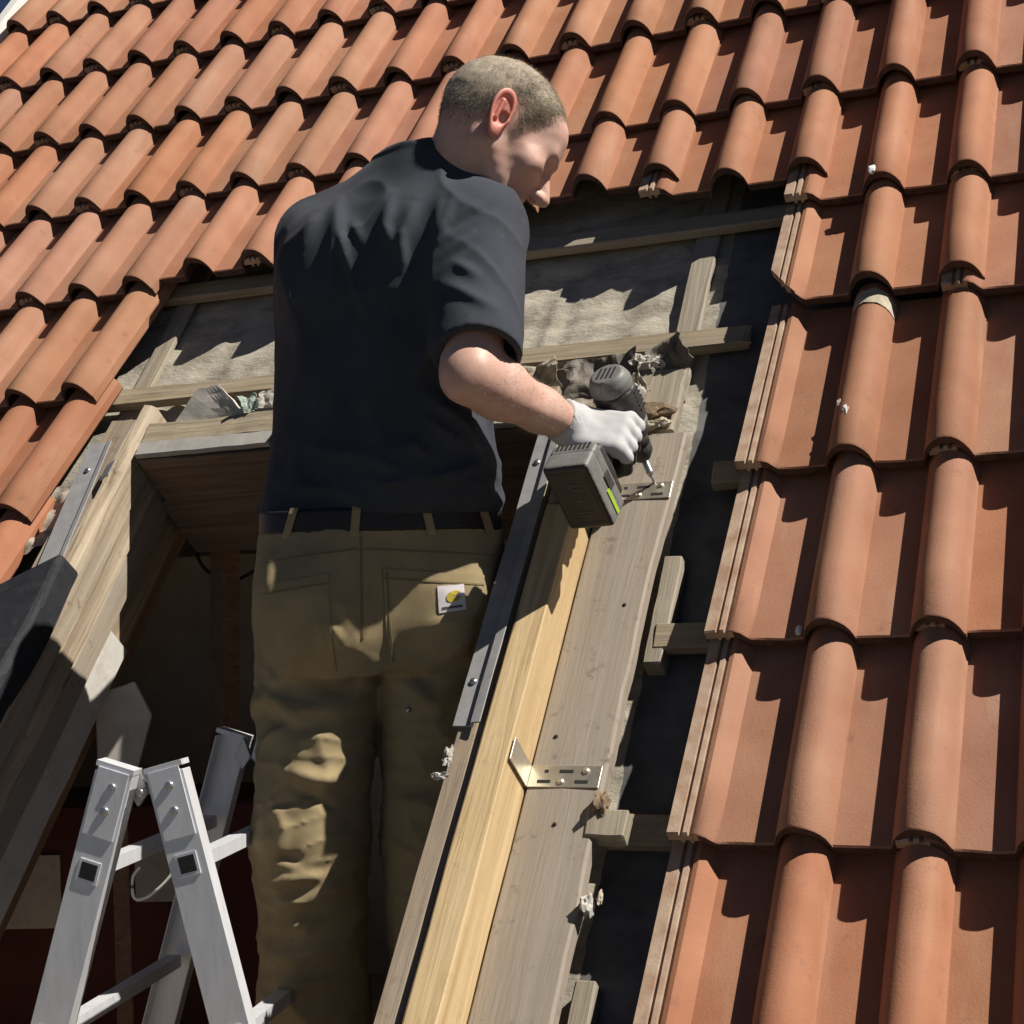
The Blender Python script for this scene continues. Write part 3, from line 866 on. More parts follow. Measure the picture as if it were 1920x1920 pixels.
# ================================================================== solids from distance fields (person, glove, tool housing)
def surface_nets(f, lo, hi, h, blk=8):
    """mesh the zero set of f(P) on a grid; blocks far from the surface are skipped"""
    lo = np.array(lo, float); hi = np.array(hi, float)
    nb = np.ceil((hi - lo) / (h * blk)).astype(int)
    n = nb * blk + 1
    F = np.full(n, 1.0, np.float32)
    bi = np.stack(np.meshgrid(*[np.arange(k) for k in nb], indexing='ij'), -1).reshape(-1, 3)
    cen = lo + (bi + 0.5) * blk * h
    dc = f(cen)
    rad = blk * h * 0.87
    act = np.abs(dc) < rad * 1.7 + 0.01
    for b_ in bi[(~act) & (dc < 0)]:
        F[b_[0] * blk:b_[0] * blk + blk + 1, b_[1] * blk:b_[1] * blk + blk + 1, b_[2] * blk:b_[2] * blk + blk + 1] = -1.0
    off = np.stack(np.meshgrid(*[np.arange(blk + 1)] * 3, indexing='ij'), -1).reshape(-1, 3)
    A = bi[act]
    for c0 in range(0, len(A), 200):
        ch = A[c0:c0 + 200]
        ijk = (ch[:, None, :] * blk + off[None]).reshape(-1, 3)
        F[ijk[:, 0], ijk[:, 1], ijk[:, 2]] = f(lo + ijk * h)
    S = F < 0
    cells = np.zeros(tuple(n - 1), bool)
    s0 = S[:-1, :-1, :-1]
    for dx in (0, 1):
        for dy in (0, 1):
            for dz in (0, 1):
                cells |= (S[dx:n[0] - 1 + dx, dy:n[1] - 1 + dy, dz:n[2] - 1 + dz] != s0)
    ci = np.argwhere(cells)
    vid = -np.ones(tuple(n - 1), np.int64)
    vid[ci[:, 0], ci[:, 1], ci[:, 2]] = np.arange(len(ci))
    acc = np.zeros((len(ci), 3)); cnt = np.zeros(len(ci))
    corners = [(a, b, c) for a in (0, 1) for b in (0, 1) for c in (0, 1)]
    for a in corners:
        for ax in range(3):
            if a[ax]: continue
            b = list(a); b[ax] = 1
            fa = F[ci[:, 0] + a[0], ci[:, 1] + a[1], ci[:, 2] + a[2]]
            fb = F[ci[:, 0] + b[0], ci[:, 1] + b[1], ci[:, 2] + b[2]]
            m = (fa < 0) != (fb < 0)
            t = np.where(m, fa / np.where(m, fa - fb, 1), 0)
            p = ci + np.array(a, float)
            p[:, ax] += t
            acc[m] += p[m]; cnt[m] += 1
    V = lo + (acc / cnt[:, None]) * h
    faces = []
    for ax in range(3):
        u, v = (ax + 1) % 3, (ax + 2) % 3
        sl0 = [slice(None)] * 3; sl1 = [slice(None)] * 3
        sl0[ax] = slice(0, -1); sl1[ax] = slice(1, None)
        ch = np.argwhere(S[tuple(sl0)] != S[tuple(sl1)])
        ok = (ch[:, u] > 0) & (ch[:, v] > 0) & (ch[:, u] < n[u] - 1) & (ch[:, v] < n[v] - 1)
        ch = ch[ok]
        sg = S[ch[:, 0], ch[:, 1], ch[:, 2]]
        def at(du, dv):
            q = ch.copy(); q[:, u] += du; q[:, v] += dv
            return vid[q[:, 0], q[:, 1], q[:, 2]]
        q = np.stack([at(-1, -1), at(0, -1), at(0, 0), at(-1, 0)], 1)
        q[~sg] = q[~sg][:, ::-1]
        faces.append(q)
    return V, np.concatenate(faces)

def sn_obj(name, f, lo, hi, h, mat, parent, origin=(0, 0, 0), matfn=None, it=2):
    V, Q = surface_nets(f, lo, hi, h)
    # light relaxation for an even surface
    for _ in range(it):
        A = np.zeros_like(V); c = np.zeros(len(V))
        for a, b in ((0, 1), (1, 2), (2, 3), (3, 0)):
            np.add.at(A, Q[:, a], V[Q[:, b]]); np.add.at(c, Q[:, a], 1)
            np.add.at(A, Q[:, b], V[Q[:, a]]); np.add.at(c, Q[:, b], 1)
        V = V * 0.6 + 0.4 * A / np.maximum(c, 1)[:, None]
    me = bpy.data.meshes.new(name)
    me.vertices.add(len(V)); me.vertices.foreach_set('co', (V - np.array(origin)).astype(np.float32).ravel())
    me.loops.add(len(Q) * 4); me.loops.foreach_set('vertex_index', Q.astype(np.int32).ravel())
    me.polygons.add(len(Q)); me.polygons.foreach_set('loop_start', np.arange(0, len(Q) * 4, 4, dtype=np.int32))
    mats = mat if isinstance(mat, (list, tuple)) else [mat]
    for m in mats: me.materials.append(m)
    if matfn is not None:
        me.polygons.foreach_set('material_index', matfn(V[Q].mean(1)).astype(np.int32))
    me.polygons.foreach_set('use_smooth', np.ones(len(Q), bool))
    me.update(calc_edges=True); me.validate()
    return link(bpy.data.objects.new(name, me), parent)

def A3(p): return np.array(p, float)
def cap(P, a, b, ra, rb):
    a, b = A3(a), A3(b)
    ab = b - a
    t = np.clip(((P - a) @ ab) / (ab @ ab), 0, 1)
    return np.linalg.norm(P - a - t[:, None] * ab, axis=1) - (ra + (rb - ra) * t)
def chain(P, pts, rs, k=0.01):
    d = None
    for i in range(len(pts) - 1):
        e = cap(P, pts[i], pts[i + 1], rs[i], rs[i + 1])
        d = e if d is None else smin(d, e, k)
    return d
def ell(P, c, r, R=None):
    q = P - A3(c)
    if R is not None: q = q @ R
    r = A3(r)
    k0 = np.linalg.norm(q / r, axis=1); k1 = np.linalg.norm(q / (r * r), axis=1)
    return np.where(k1 > 1e-9, k0 * (k0 - 1) / np.maximum(k1, 1e-9), -r.min())
def rbox(P, c, hs, r, R=None):
    q = P - A3(c)
    if R is not None: q = q @ R
    q = np.abs(q) - (A3(hs) - r)
    return np.linalg.norm(np.maximum(q, 0), axis=1) + np.minimum(q.max(1), 0) - r
def smin(a, b, k):
    h = np.clip(0.5 + 0.5 * (b - a) / k, 0, 1)
    return b + (a - b) * h - k * h * (1 - h)
def smax(a, b, k): return -smin(-a, -b, k)
def loft(P, z, cx, cy, a, b, e=2.0, yaw=None):
    """stack of (super)ellipses along z; yaw turns the sections (degrees, anticlockwise from above)"""
    Z = P[:, 2]
    z = np.array(z)
    zz = np.clip(Z, z[0], z[-1])
    CX, CY, AA, BB = (np.interp(zz, z, q) for q in (cx, cy, a, b))
    dx, dy = P[:, 0] - CX, P[:, 1] - CY
    if yaw is not None:
        t = np.radians(np.interp(zz, z, yaw)); c_, s_ = np.cos(t), np.sin(t)
        dx, dy = dx * c_ + dy * s_, -dx * s_ + dy * c_
    x = np.abs(dx) / AA; y = np.abs(dy) / BB
    k = (x ** e + y ** e) ** (1 / e)
    d = (k - 1) * np.minimum(AA, BB)
    return np.maximum(d, np.maximum(z[0] - Z, Z - z[-1]))
def fold(P, pts, amp, w, front=False):
    """ridge (amp>0) or crease (amp<0) along a polyline given in (x,z), on the side facing -y"""
    best = np.full(len(P), 9.0); tt = np.zeros(len(P))
    L = len(pts) - 1
    for i in range(L):
        a = np.array(pts[i]); b = np.array(pts[i + 1]); ab = b - a
        q = P[:, [0, 2]] - a
        t = np.clip((q @ ab) / (ab @ ab), 0, 1)
        d = np.linalg.norm(q - t[:, None] * ab, axis=1)
        m = d < best
        best = np.where(m, d, best); tt = np.where(m, (i + t) / L, tt)
    fade = np.sin(np.pi * np.clip(tt, 0.04, 0.96)) ** 0.6
    return amp * np.exp(-(best / w) ** 2) * fade
def ridges(P, s, seed, sharp=2.5):
    """thin connected creases"""
    return (1 - np.clip(np.abs(vnoise(P, s, seed)) * 3.2, 0, 1)) ** sharp
def vnoise(P, s, seed):
    """cheap smooth noise from a few tilted sine waves"""
    r = np.random.default_rng(seed)
    o = np.zeros(len(P))
    for _ in range(7):
        k = r.normal(size=3); k /= np.linalg.norm(k)
        o += np.sin(P @ k * s * r.uniform(0.6, 1.8) + r.uniform(0, 6.28))
    return o / 7

# ================================================================== the person
PB = Vector((0.96, -0.62, FLOOR)); PYAW = math.radians(23.2768)
person = empty('person', PB, (0, 0, PYAW))
tag(person, 'fair-haired roofer in black T-shirt and khaki work trousers drilling into the board', 'person')

# --- pose (x right, y into the house, z up, metres from the feet)
NECK0 = A3((0.070, 0.022, 1.520))
SHR, ELR, WRR = A3((0.155, -0.080, 1.472)), A3((0.138, -0.222, 1.232)), A3((0.284, -0.094, 1.166))
SHL, ELL_, WRL = A3((-0.106, 0.065, 1.484)), A3((-0.142, 0.235, 1.290)), A3((-0.120, 0.455, 1.350))
F_ = A3((0.735, 0.205, -0.640)); F_ /= np.linalg.norm(F_)          # where the face points
UPH = A3((0, 0, 1.0)); UPH = UPH - F_ * (UPH @ F_); UPH /= np.linalg.norm(UPH)
RTH = np.cross(F_, UPH)
HR = np.stack([RTH, F_, UPH], 1)                                    # columns: head right, forward, up
HC = A3((0.197, -0.038, 1.641))

def head_sdf(P):
    q = (P - HC) @ HR
    d = ell(q, (0, -0.010, 0.022), (0.079, 0.100, 0.088))
    d = smin(d, ell(q, (0, 0.030, -0.035), (0.062, 0.068, 0.082)), 0.03)
    d = smin(d, ell(q, (0, 0.062, 0.030), (0.060, 0.036, 0.045)), 0.03)
    ax = np.abs(q[:, 0])
    qs = np.stack([ax, q[:, 1], q[:, 2]], 1)
    d = smin(d, cap(qs, (0.055, -0.005, -0.050), (0.024, 0.070, -0.098), 0.017, 0.016), 0.022)
    d = smin(d, ell(q, (0, 0.068, -0.098), (0.024, 0.020, 0.018)), 0.018)
    d = smin(d, ell(qs, (0.043, 0.062, -0.028), (0.024, 0.026, 0.022)), 0.022)
    d = smin(d, cap(qs, (0.004, 0.098, 0.012), (0.046, 0.082, 0.013), 0.0085, 0.0075), 0.012)
    eye = ell(qs, (0.033, 0.103, -0.007), (0.022, 0.022, 0.0135))
    d = smax(d, -eye, 0.010)
    d = smax(d, -ell(qs, (0.050, 0.092, -0.066), (0.022, 0.020, 0.030)), 0.020)
    d = smax(d, -ell(qs, (0.078, 0.062, 0.022), (0.014, 0.028, 0.026)), 0.020)
    d = smin(d, ell(qs, (0.032, 0.080, -0.007), (0.0125, 0.0125, 0.0125)), 0.003)
    d = smin(d, cap(qs, (0.018, 0.092, 0.000), (0.046, 0.080, 0.000), 0.0045, 0.004), 0.006)
    d = smin(d, cap(q, (0, 0.094, 0.002), (0, 0.121, -0.040), 0.0075, 0.0115), 0.010)
    d = smin(d, ell(qs, (0.012, 0.108, -0.044), (0.008, 0.012, 0.008)), 0.006)
    d = smin(d, ell(q, (0, 0.087, -0.063), (0.025, 0.012, 0.006)), 0.006)
    d = smin(d, ell(q, (0, 0.086, -0.074), (0.022, 0.012, 0.0065)), 0.006)
    d = smax(d, -cap(qs, (0.0, 0.101, -0.0685), (0.022, 0.090, -0.0685), 0.0022, 0.0018), 0.002)
    d = smin(d, cap(P, HC + HR @ A3((0, -0.030, -0.035)), NECK0, 0.050, 0.060), 0.035)
    d = d - 0.0011 * vnoise(q, 90, 41) - 0.0006 * vnoise(q, 220, 42)
    for zz in (0.034, 0.046, 0.058):
        d = smax(d, -cap(qs, (0.0, 0.099 - (zz - 0.03) * 0.35, zz), (0.042, 0.083 - (zz - 0.03) * 0.35, zz + 0.002), 0.0012, 0.0008), 0.003)
    d = smin(d, cap(P, HC + HR @ A3((0.052, -0.02, -0.05)), NECK0 + A3((0.055, -0.02, -0.01)), 0.013, 0.020), 0.02)
    return d

def ear_sdf(P):
    q = (P - HC) @ HR
    out = None
    for s in (1, -1):
        e = (q * A3((s, 1, 1)) - A3((0.080, -0.020, -0.006))) / 1.12
        # ear plane: leans back and stands off the head
        t = math.radians(13); c, s_ = math.cos(t), math.sin(t)
        ey = e[:, 1] * c + e[:, 2] * s_; ez = -e[:, 1] * s_ + e[:, 2] * c
        ex = e[:, 0] + 0.30 * ey
        w = np.stack([ex, ey, ez], 1)
        rx = 0.0155 + 0.11 * ez
        rr = np.sqrt((ey / np.maximum(rx, 0.008)) ** 2 + (ez / 0.0315) ** 2)
        dr = (rr - 0.93) * 0.0175
        helix = np.sqrt(dr ** 2 + (ex - 0.005) ** 2) - 0.0029
        disc = np.maximum((rr - 0.95) * 0.016, np.abs(ex - 0.0015) - 0.0022)
        anti = cap(w, (0.006, -0.004, -0.012), (0.006, -0.003, 0.014), 0.0030, 0.0036)
        lobe = ell(w, (0.004, 0.002, -0.029), (0.0045, 0.0085, 0.010))
        trag = ell(w, (0.004, 0.0125, -0.008), (0.0042, 0.004, 0.006))
        d = smin(smin(helix, disc, 0.003), anti, 0.003)
        d = smin(smin(d, lobe, 0.005), trag, 0.003)
        d = smax(d, -ell(w, (0.004, 0.006, -0.006), (0.0050, 0.0075, 0.009)), 0.003)
        out = d if out is None else np.minimum(out, d)
    return out

def arm_sdf(P):
    d = chain(P, [SHR, SHR * 0.45 + ELR * 0.55, ELR], [0.060, 0.052, 0.042], 0.02)
    fm = ELR * 0.72 + WRR * 0.28
    d = smin(d, chain(P, [ELR, fm, ELR * 0.3 + WRR * 0.7, WRR], [0.041, 0.044, 0.033, 0.0275], 0.02), 0.018)
    d = smin(d, ell(P, ELR + A3((-0.010, -0.026, -0.014)), (0.015, 0.014, 0.017)), 0.014)       # elbow point
    fa = (WRR - ELR) / np.linalg.norm(WRR - ELR)
    nn = np.cross(fa, A3((0, -1, 0.3))); nn /= np.linalg.norm(nn); bb = np.cross(nn, fa)
    for o1, o2, r0 in ((0.020, 0.034, 0.010), (-0.012, 0.036, 0.008), (0.030, 0.020, 0.007)):     # tendons and muscle edges
        d = smin(d, cap(P, ELR + fa * 0.05 + nn * o1 + bb * o2 * 0.8, WRR - fa * 0.02 + nn * o1 * 0.5 + bb * o2 * 0.6, r0, r0 * 0.7), 0.012)
    d -= 0.0016 * vnoise(P, 60, 4) + 0.0006 * vnoise(P, 190, 6)
    return d

def body_sdf(P):
    d = arm_sdf(P)
    d = smin(d, chain(P, [SHL, ELL_, WRL], [0.058, 0.042, 0.029], 0.02), 0.02)
    d = smin(d, cap(P, SHL, SHR, 0.062, 0.062), 0.05)
    d = smin(d, cap(P, (-0.015, 0.0, 1.0), (0.02, 0.02, 1.42), 0.10, 0.115), 0.06)
    d = smin(d, cap(P, NECK0, (0.03, 0.02, 1.43), 0.055, 0.08), 0.04)
    for pts in (LEG_L, LEG_R):
        d = smin(d, chain(P, pts, [0.075, 0.052, 0.045, 0.040], 0.03), 0.05)
    return d
LEG_L = [A3((-0.120, 0.012, 0.90)), A3((-0.150, 0.000, 0.53)), A3((-0.158, 0.035, 0.26)), A3((-0.160, 0.055, 0.06))]
LEG_R = [A3((0.064, 0.018, 0.90)), A3((0.052, 0.028, 0.53)), A3((0.038, 0.070, 0.26)), A3((0.034, 0.090, 0.06))]

# skin: one mesh (fine head joined to the body through the neck)
def two_res_skin():
    V1, Q1 = surface_nets(head_sdf, HC - A3((0.18, 0.18, 0.19)), HC + A3((0.18, 0.20, 0.17)), 0.0030)
    V2, Q2 = surface_nets(ear_sdf, HC - A3((0.16, 0.16, 0.13)), HC + A3((0.16, 0.16, 0.13)), 0.0013)
    V3, Q3 = surface_nets(body_sdf, (-0.36, -0.34, 0.02), (0.42, 0.56, 1.60), 0.0065)
    def relax(V, Q, n):
        for _ in range(n):
            A = np.zeros_like(V); c = np.zeros(len(V))
            for a, b in ((0, 1), (1, 2), (2, 3), (3, 0)):
                np.add.at(A, Q[:, a], V[Q[:, b]]); np.add.at(c, Q[:, a], 1)
                np.add.at(A, Q[:, b], V[Q[:, a]]); np.add.at(c, Q[:, b], 1)
            V = V * 0.6 + 0.4 * A / np.maximum(c, 1)[:, None]
        return V
    V1, V2, V3 = relax(V1, Q1, 2), relax(V2, Q2, 1), relax(V3, Q3, 2)
    V = np.concatenate([V1, V2, V3]); Q = np.concatenate([Q1, Q2 + len(V1), Q3 + len(V1) + len(V2)])
    mi = np.zeros(len(Q), np.int32); mi[len(Q1):len(Q1) + len(Q2)] = 1
    me = bpy.data.meshes.new('body')
    me.vertices.add(len(V)); me.vertices.foreach_set('co', V.astype(np.float32).ravel())
    me.loops.add(len(Q) * 4); me.loops.foreach_set('vertex_index', Q.astype(np.int32).ravel())
    me.polygons.add(len(Q)); me.polygons.foreach_set('loop_start', np.arange(0, len(Q) * 4, 4, dtype=np.int32))
    me.materials.append(M['skin']); me.materials.append(M['ear'])
    me.polygons.foreach_set('material_index', mi)
    me.polygons.foreach_set('use_smooth', np.ones(len(Q), bool))
    me.update(calc_edges=True); me.validate()
    return link(bpy.data.objects.new('body', me), person)
two_res_skin()

# hair: close crop over the skull with short strands
HLY = [-0.12, -0.095, -0.06, -0.036, -0.018, 0.000, 0.014, 0.030, 0.046, 0.062, 0.078, 0.10]
HLZ = [-0.066, -0.062, -0.056, -0.040, 0.004, 0.012, -0.022, -0.004, 0.022, 0.050, 0.074, 0.090]
def hair_g(P):
    q = (P - HC) @ HR
    return q[:, 2] - np.interp(q[:, 1], HLY, HLZ) + 0.004 * vnoise(q, 160, 3)
def hair_sdf(P):
    g = hair_g(P)
    return np.maximum(head_sdf(P) - 0.0034 * np.clip((g - 0.026) / 0.05, 0.02, 1) - 0.0010 * vnoise(P, 260, 8), 0.026 - g + 0.012 * vnoise(P, 120, 9))
hair = sn_obj('hair', hair_sdf, HC - A3((0.14, 0.15, 0.10)), HC + A3((0.15, 0.15, 0.15)), 0.0027, M['hair'], person, it=1)
def strands():
    d = rng.normal(size=(170000, 3)); d /= np.linalg.norm(d, axis=1)[:, None]
    c = HC + HR @ A3((0, -0.01, 0.02))
    t = np.full(len(d), 0.06)
    for _ in range(24):                                    # march out to the scalp
        t -= head_sdf(c + d * t[:, None]) * 0.9
    co = c + d * t[:, None]
    g = hair_g(co)
    keep = (g > -0.014) & (rng.uniform(size=len(g)) < np.clip((g + 0.014) / 0.055, 0, 1) ** 1.3) & (t < 0.16)
    co, g, dd = co[keep][:60000], g[keep][:60000], d[keep][:60000]
    L = (0.0030 + 0.0075 * np.clip(g / 0.06, 0, 1)) * rng.uniform(0.6, 1.3, len(g))
    v = dd * 0.36 + rng.normal(size=co.shape) * 0.16 + (HR @ A3((0, 0.45, -0.25)))
    v /= np.linalg.norm(v, axis=1)[:, None]
    s = np.cross(v, rng.normal(size=co.shape)); s /= np.linalg.norm(s, axis=1)[:, None]
    V = np.stack([co - s * 0.00026 - v * 0.001, co + s * 0.00026 - v * 0.001, co + v * L[:, None]], 1).reshape(-1, 3)
    o = mesh_obj('strand_layer', V, [tuple(q) for q in np.arange(len(V)).reshape(-1, 3).tolist()], M['hair'], hair)
    o['kind'] = 'stuff'
strands()

# fine fair hair on the forearm
def arm_hair():
    n = 2200
    t = rng.uniform(-0.05, 0.86, n); an = rng.uniform(0, 2 * math.pi, n)
    fa = (WRR - ELR) / np.linalg.norm(WRR - ELR)
    n1 = np.cross(fa, A3((0, 0, 1))); n1 /= np.linalg.norm(n1); n2 = np.cross(fa, n1)
    c = ELR + (WRR - ELR) * t[:, None]
    d = n1 * np.cos(an)[:, None] + n2 * np.sin(an)[:, None]
    r = np.full(n, 0.035)
    for _ in range(14):
        r -= arm_sdf(c + d * r[:, None]) * 0.9
    co = c + d * r[:, None]
    v = d * 0.28 + fa * 0.5 + rng.normal(size=co.shape) * 0.35
    v /= np.linalg.norm(v, axis=1)[:, None]
    s = np.cross(v, rng.normal(size=co.shape)); s /= np.linalg.norm(s, axis=1)[:, None]
    L = rng.uniform(0.005, 0.013, n)[:, None]
    V = np.stack([co - s * 0.00012, co + s * 0.00012, co + v * L], 1).reshape(-1, 3)
    o = mesh_obj('arm_hair', V, [tuple(q) for q in np.arange(len(V)).reshape(-1, 3).tolist()], M['hair'], person)
    o['kind'] = 'stuff'
arm_hair()

# --- T-shirt
SHIRT_FOLDS = [([(-0.062, 1.544), (-0.071, 1.471), (-0.072, 1.395)], 0.010, 0.010), ([(-0.060, 1.532), (-0.058, 1.477), (-0.048, 1.425)], 0.009, 0.009),
    ([(-0.040, 1.500), (-0.024, 1.460)], 0.006, 0.008), ([(0.025, 1.534), (0.014, 1.480), (0.027, 1.440)], 0.010, 0.010), ([(0.040, 1.472), (0.042, 1.405)], 0.008, 0.008),
    ([(0.064, 1.517), (0.037, 1.448)], 0.009, 0.011), ([(0.104, 1.516), (0.090, 1.450)], 0.007, 0.008), ([(0.121, 1.512), (0.097, 1.445)], 0.007, 0.008),
    ([(-0.095, 1.524), (-0.124, 1.455)], 0.008, 0.010), ([(0.186, 1.494), (0.108, 1.455)], -0.0045, 0.009), ([(0.170, 1.470), (0.104, 1.430)], -0.0042, 0.009), ([(0.165, 1.440), (0.100, 1.405)], -0.0035, 0.009),
    ([(0.120, 1.405), (0.156, 1.378)], 0.006, 0.008), ([(0.104, 1.372), (0.178, 1.326)], 0.007, 0.009), ([(0.083, 1.203), (0.132, 1.165), (0.172, 1.095)], 0.016, 0.013),
    ([(0.070, 1.178), (0.122, 1.136)], 0.011, 0.010), ([(0.042, 1.145), (0.070, 1.122)], 0.008, 0.007), ([(-0.015, 1.078), (0.036, 1.085)], 0.008, 0.006),
    ([(-0.02, 1.12), (0.03, 1.10)], 0.006, 0.008), ([(-0.15, 1.42), (-0.13, 1.30), (-0.15, 1.18)], 0.007, 0.016), ([(-0.05, 1.33), (-0.10, 1.20)], 0.006, 0.016), ([(0.04, 1.34), (-0.02, 1.22), (0.0, 1.12)], 0.006, 0.018),
    ([(-0.12, 1.15), (-0.02, 1.12)], 0.006, 0.012), ([(-0.16, 1.09), (-0.04, 1.07)], 0.006, 0.010), ([(0.06, 1.08), (0.16, 1.11)], 0.007, 0.009), ([(0.09, 1.30), (0.05, 1.24)], 0.007, 0.012)]
HEM_R = SHR * 0.10 + ELR * 0.90 + A3((0.012, 0.0, 0.006))
HEM_L = SHL * 0.20 + ELL_ * 0.80
def shirt_sdf(P):
    z = [1.040, 1.052, 1.09, 1.18, 1.28, 1.38, 1.46, 1.53, 1.585, 1.615]
    cx = [-0.018, -0.018, -0.018, -0.012, -0.004, 0.000, 0.012, 0.036, 0.060, 0.075]
    cy = [0.000, 0.000, -0.002, 0.000, 0.004, 0.010, 0.016, 0.022, 0.024, 0.024]
    a = [0.186, 0.192, 0.190, 0.184, 0.187, 0.186, 0.165, 0.128, 0.085, 0.071]
    b = [0.122, 0.130, 0.130, 0.122, 0.124, 0.128, 0.118, 0.104, 0.080, 0.070]
    d = loft(P, z, cx, cy, a, b, 2.5, [2, -8, -20, -26, -29, -31, -31, -31, -31, -31])
    d = smin(d, cap(P, SHL + A3((0.02, 0, 0.02)), (0.055, 0.015, 1.562), 0.070, 0.064), 0.05)
    d = smin(d, cap(P, SHR + A3((-0.012, 0.006, 0.012)), (0.088, 0.000, 1.572), 0.070, 0.062), 0.05)
    d = smin(d, ell(P, (-0.088, -0.022, 1.44), (0.072, 0.055, 0.085)), 0.06)
    d = smin(d, ell(P, (0.060, -0.085, 1.43), (0.070, 0.052, 0.085)), 0.06)
    cuts_ = []
    for S_, H_, E_, r0, r1, kk in ((SHR, HEM_R, ELR, 0.079, 0.0625, 0.035), (SHL, HEM_L, ELL_, 0.076, 0.064, 0.035)):
        ax = (H_ - S_) / np.linalg.norm(H_ - S_)
        ext = H_ + ax * 0.05
        sl = cap(P, S_, ext, r0, r1)
        pl = (P - H_) @ ax + 0.004 * np.sin(np.arctan2(P[:, 0] - H_[0], P[:, 1] - H_[1]) * 2 + 1)
        inn = cap(P, H_ - ax * 0.05, ext + ax * 0.05, r1 - 0.0075, r1 - 0.0075)
        d = smin(d, np.maximum(sl, pl), kk)
        cuts_.append(np.maximum(inn, -((P - H_) @ ax + 0.028)))
    for c_ in cuts_:
        d = np.maximum(d, -c_)
    disp = np.zeros(len(P))
    back = np.clip((0.03 - P[:, 1]) / 0.04, 0, 1)
    for pts, am, w in SHIRT_FOLDS:
        disp += fold(P, pts, am, w)
    d = d - disp * back
    d -= 0.0030 * vnoise(P * A3((1, 1, 0.55)), 34, 11) + 0.0012 * vnoise(P * A3((1, 1, 0.5)), 95, 12)
    d -= 0.0050 * ridges(P * A3((1, 1, 0.45)), 34, 13) * np.clip((P[:, 2] - 1.25) / 0.15, 0.25, 1) + 0.0040 * ridges(P * A3((0.7, 0.7, 1.0)), 40, 14) * np.clip((1.26 - P[:, 2]) / 0.12, 0, 1)
    # collar rib
    nk = cap(P, NECK0 + A3((0, 0, 0.03)), HC + HR @ A3((0, -0.035, -0.035)), 0.0665, 0.0665)
    cz = (P - NECK0) @ ((HC - NECK0) / np.linalg.norm(HC - NECK0))
    ring = np.maximum(np.abs(nk) - 0.0032, np.abs(cz - 0.064) - 0.010)
    d = np.maximum(d, -np.where(cz > 0.066, cap(P, NECK0, HC, 0.064, 0.064), 1))
    d = smin(d, ring, 0.006)
    return d
shirt = sn_obj('t_shirt', shirt_sdf, (-0.30, -0.33, 1.015), (0.30, 0.36, 1.67), 0.0038, M['shirt'], person, it=1)
shirt['label'] = 'black cotton T-shirt, creased over the shoulder blades'

# --- trousers
TR_FOLDS = [([(-0.102, 0.890), (-0.102, 0.835)], 0.007, 0.007), ([(-0.093, 0.886), (-0.072, 0.842)], 0.010, 0.010), ([(-0.069, 0.915), (-0.064, 0.868)], 0.006, 0.008),
    ([(0.055, 0.864), (0.118, 0.872)], 0.008, 0.009), ([(0.083, 0.812), (0.130, 0.850)], 0.007, 0.010), ([(-0.212, 0.768), (-0.154, 0.742), (-0.090, 0.750)], 0.012, 0.012),
    ([(-0.215, 0.735), (-0.150, 0.715), (-0.08, 0.730)], -0.010, 0.012), ([(-0.236, 0.736), (-0.214, 0.770)], 0.014, 0.012), ([(0.00, 0.770), (0.06, 0.745), (0.11, 0.765)], 0.008, 0.012),
    ([(-0.175, 0.652), (-0.122, 0.636), (-0.070, 0.637)], 0.014, 0.012), ([(-0.164, 0.622), (-0.123, 0.604), (-0.098, 0.590)], -0.010, 0.008), ([(-0.195, 0.598), (-0.137, 0.608)], -0.009, 0.007),
    ([(-0.197, 0.598), (-0.178, 0.563), (-0.190, 0.525)], 0.008, 0.010), ([(-0.193, 0.520), (-0.150, 0.517)], -0.010, 0.008), ([(-0.218, 0.470), (-0.181, 0.486), (-0.115, 0.489)], 0.012, 0.009),
    ([(-0.222, 0.443), (-0.144, 0.456), (-0.062, 0.480)], 0.010, 0.011), ([(-0.221, 0.408), (-0.122, 0.416)], 0.009, 0.011), ([(-0.221, 0.362), (-0.101, 0.376)], 0.009, 0.012),
    ([(-0.218, 0.316), (-0.103, 0.323)], 0.008, 0.012), ([(-0.20, 0.26), (-0.09, 0.28)], 0.008, 0.012), ([(-0.02, 0.60), (0.07, 0.58)], 0.010, 0.012), ([(-0.02, 0.52), (0.08, 0.50)], 0.009, 0.012),
    ([(-0.03, 0.44), (0.06, 0.42)], 0.009, 0.012), ([(-0.04, 0.36), (0.06, 0.34)], 0.009, 0.012), ([(-0.13, 0.86), (-0.17, 0.79)], 0.007, 0.014), ([(-0.04, 0.80), (-0.09, 0.77), (-0.14, 0.79)], -0.008, 0.010),
    ([(-0.01, 0.80), (0.05, 0.78), (0.10, 0.80)], -0.008, 0.010), ([(-0.18, 0.98), (-0.19, 0.90)], 0.006, 0.012), ([(-0.043, 1.02), (-0.041, 0.94), (-0.046, 0.84)], -0.004, 0.0045)]
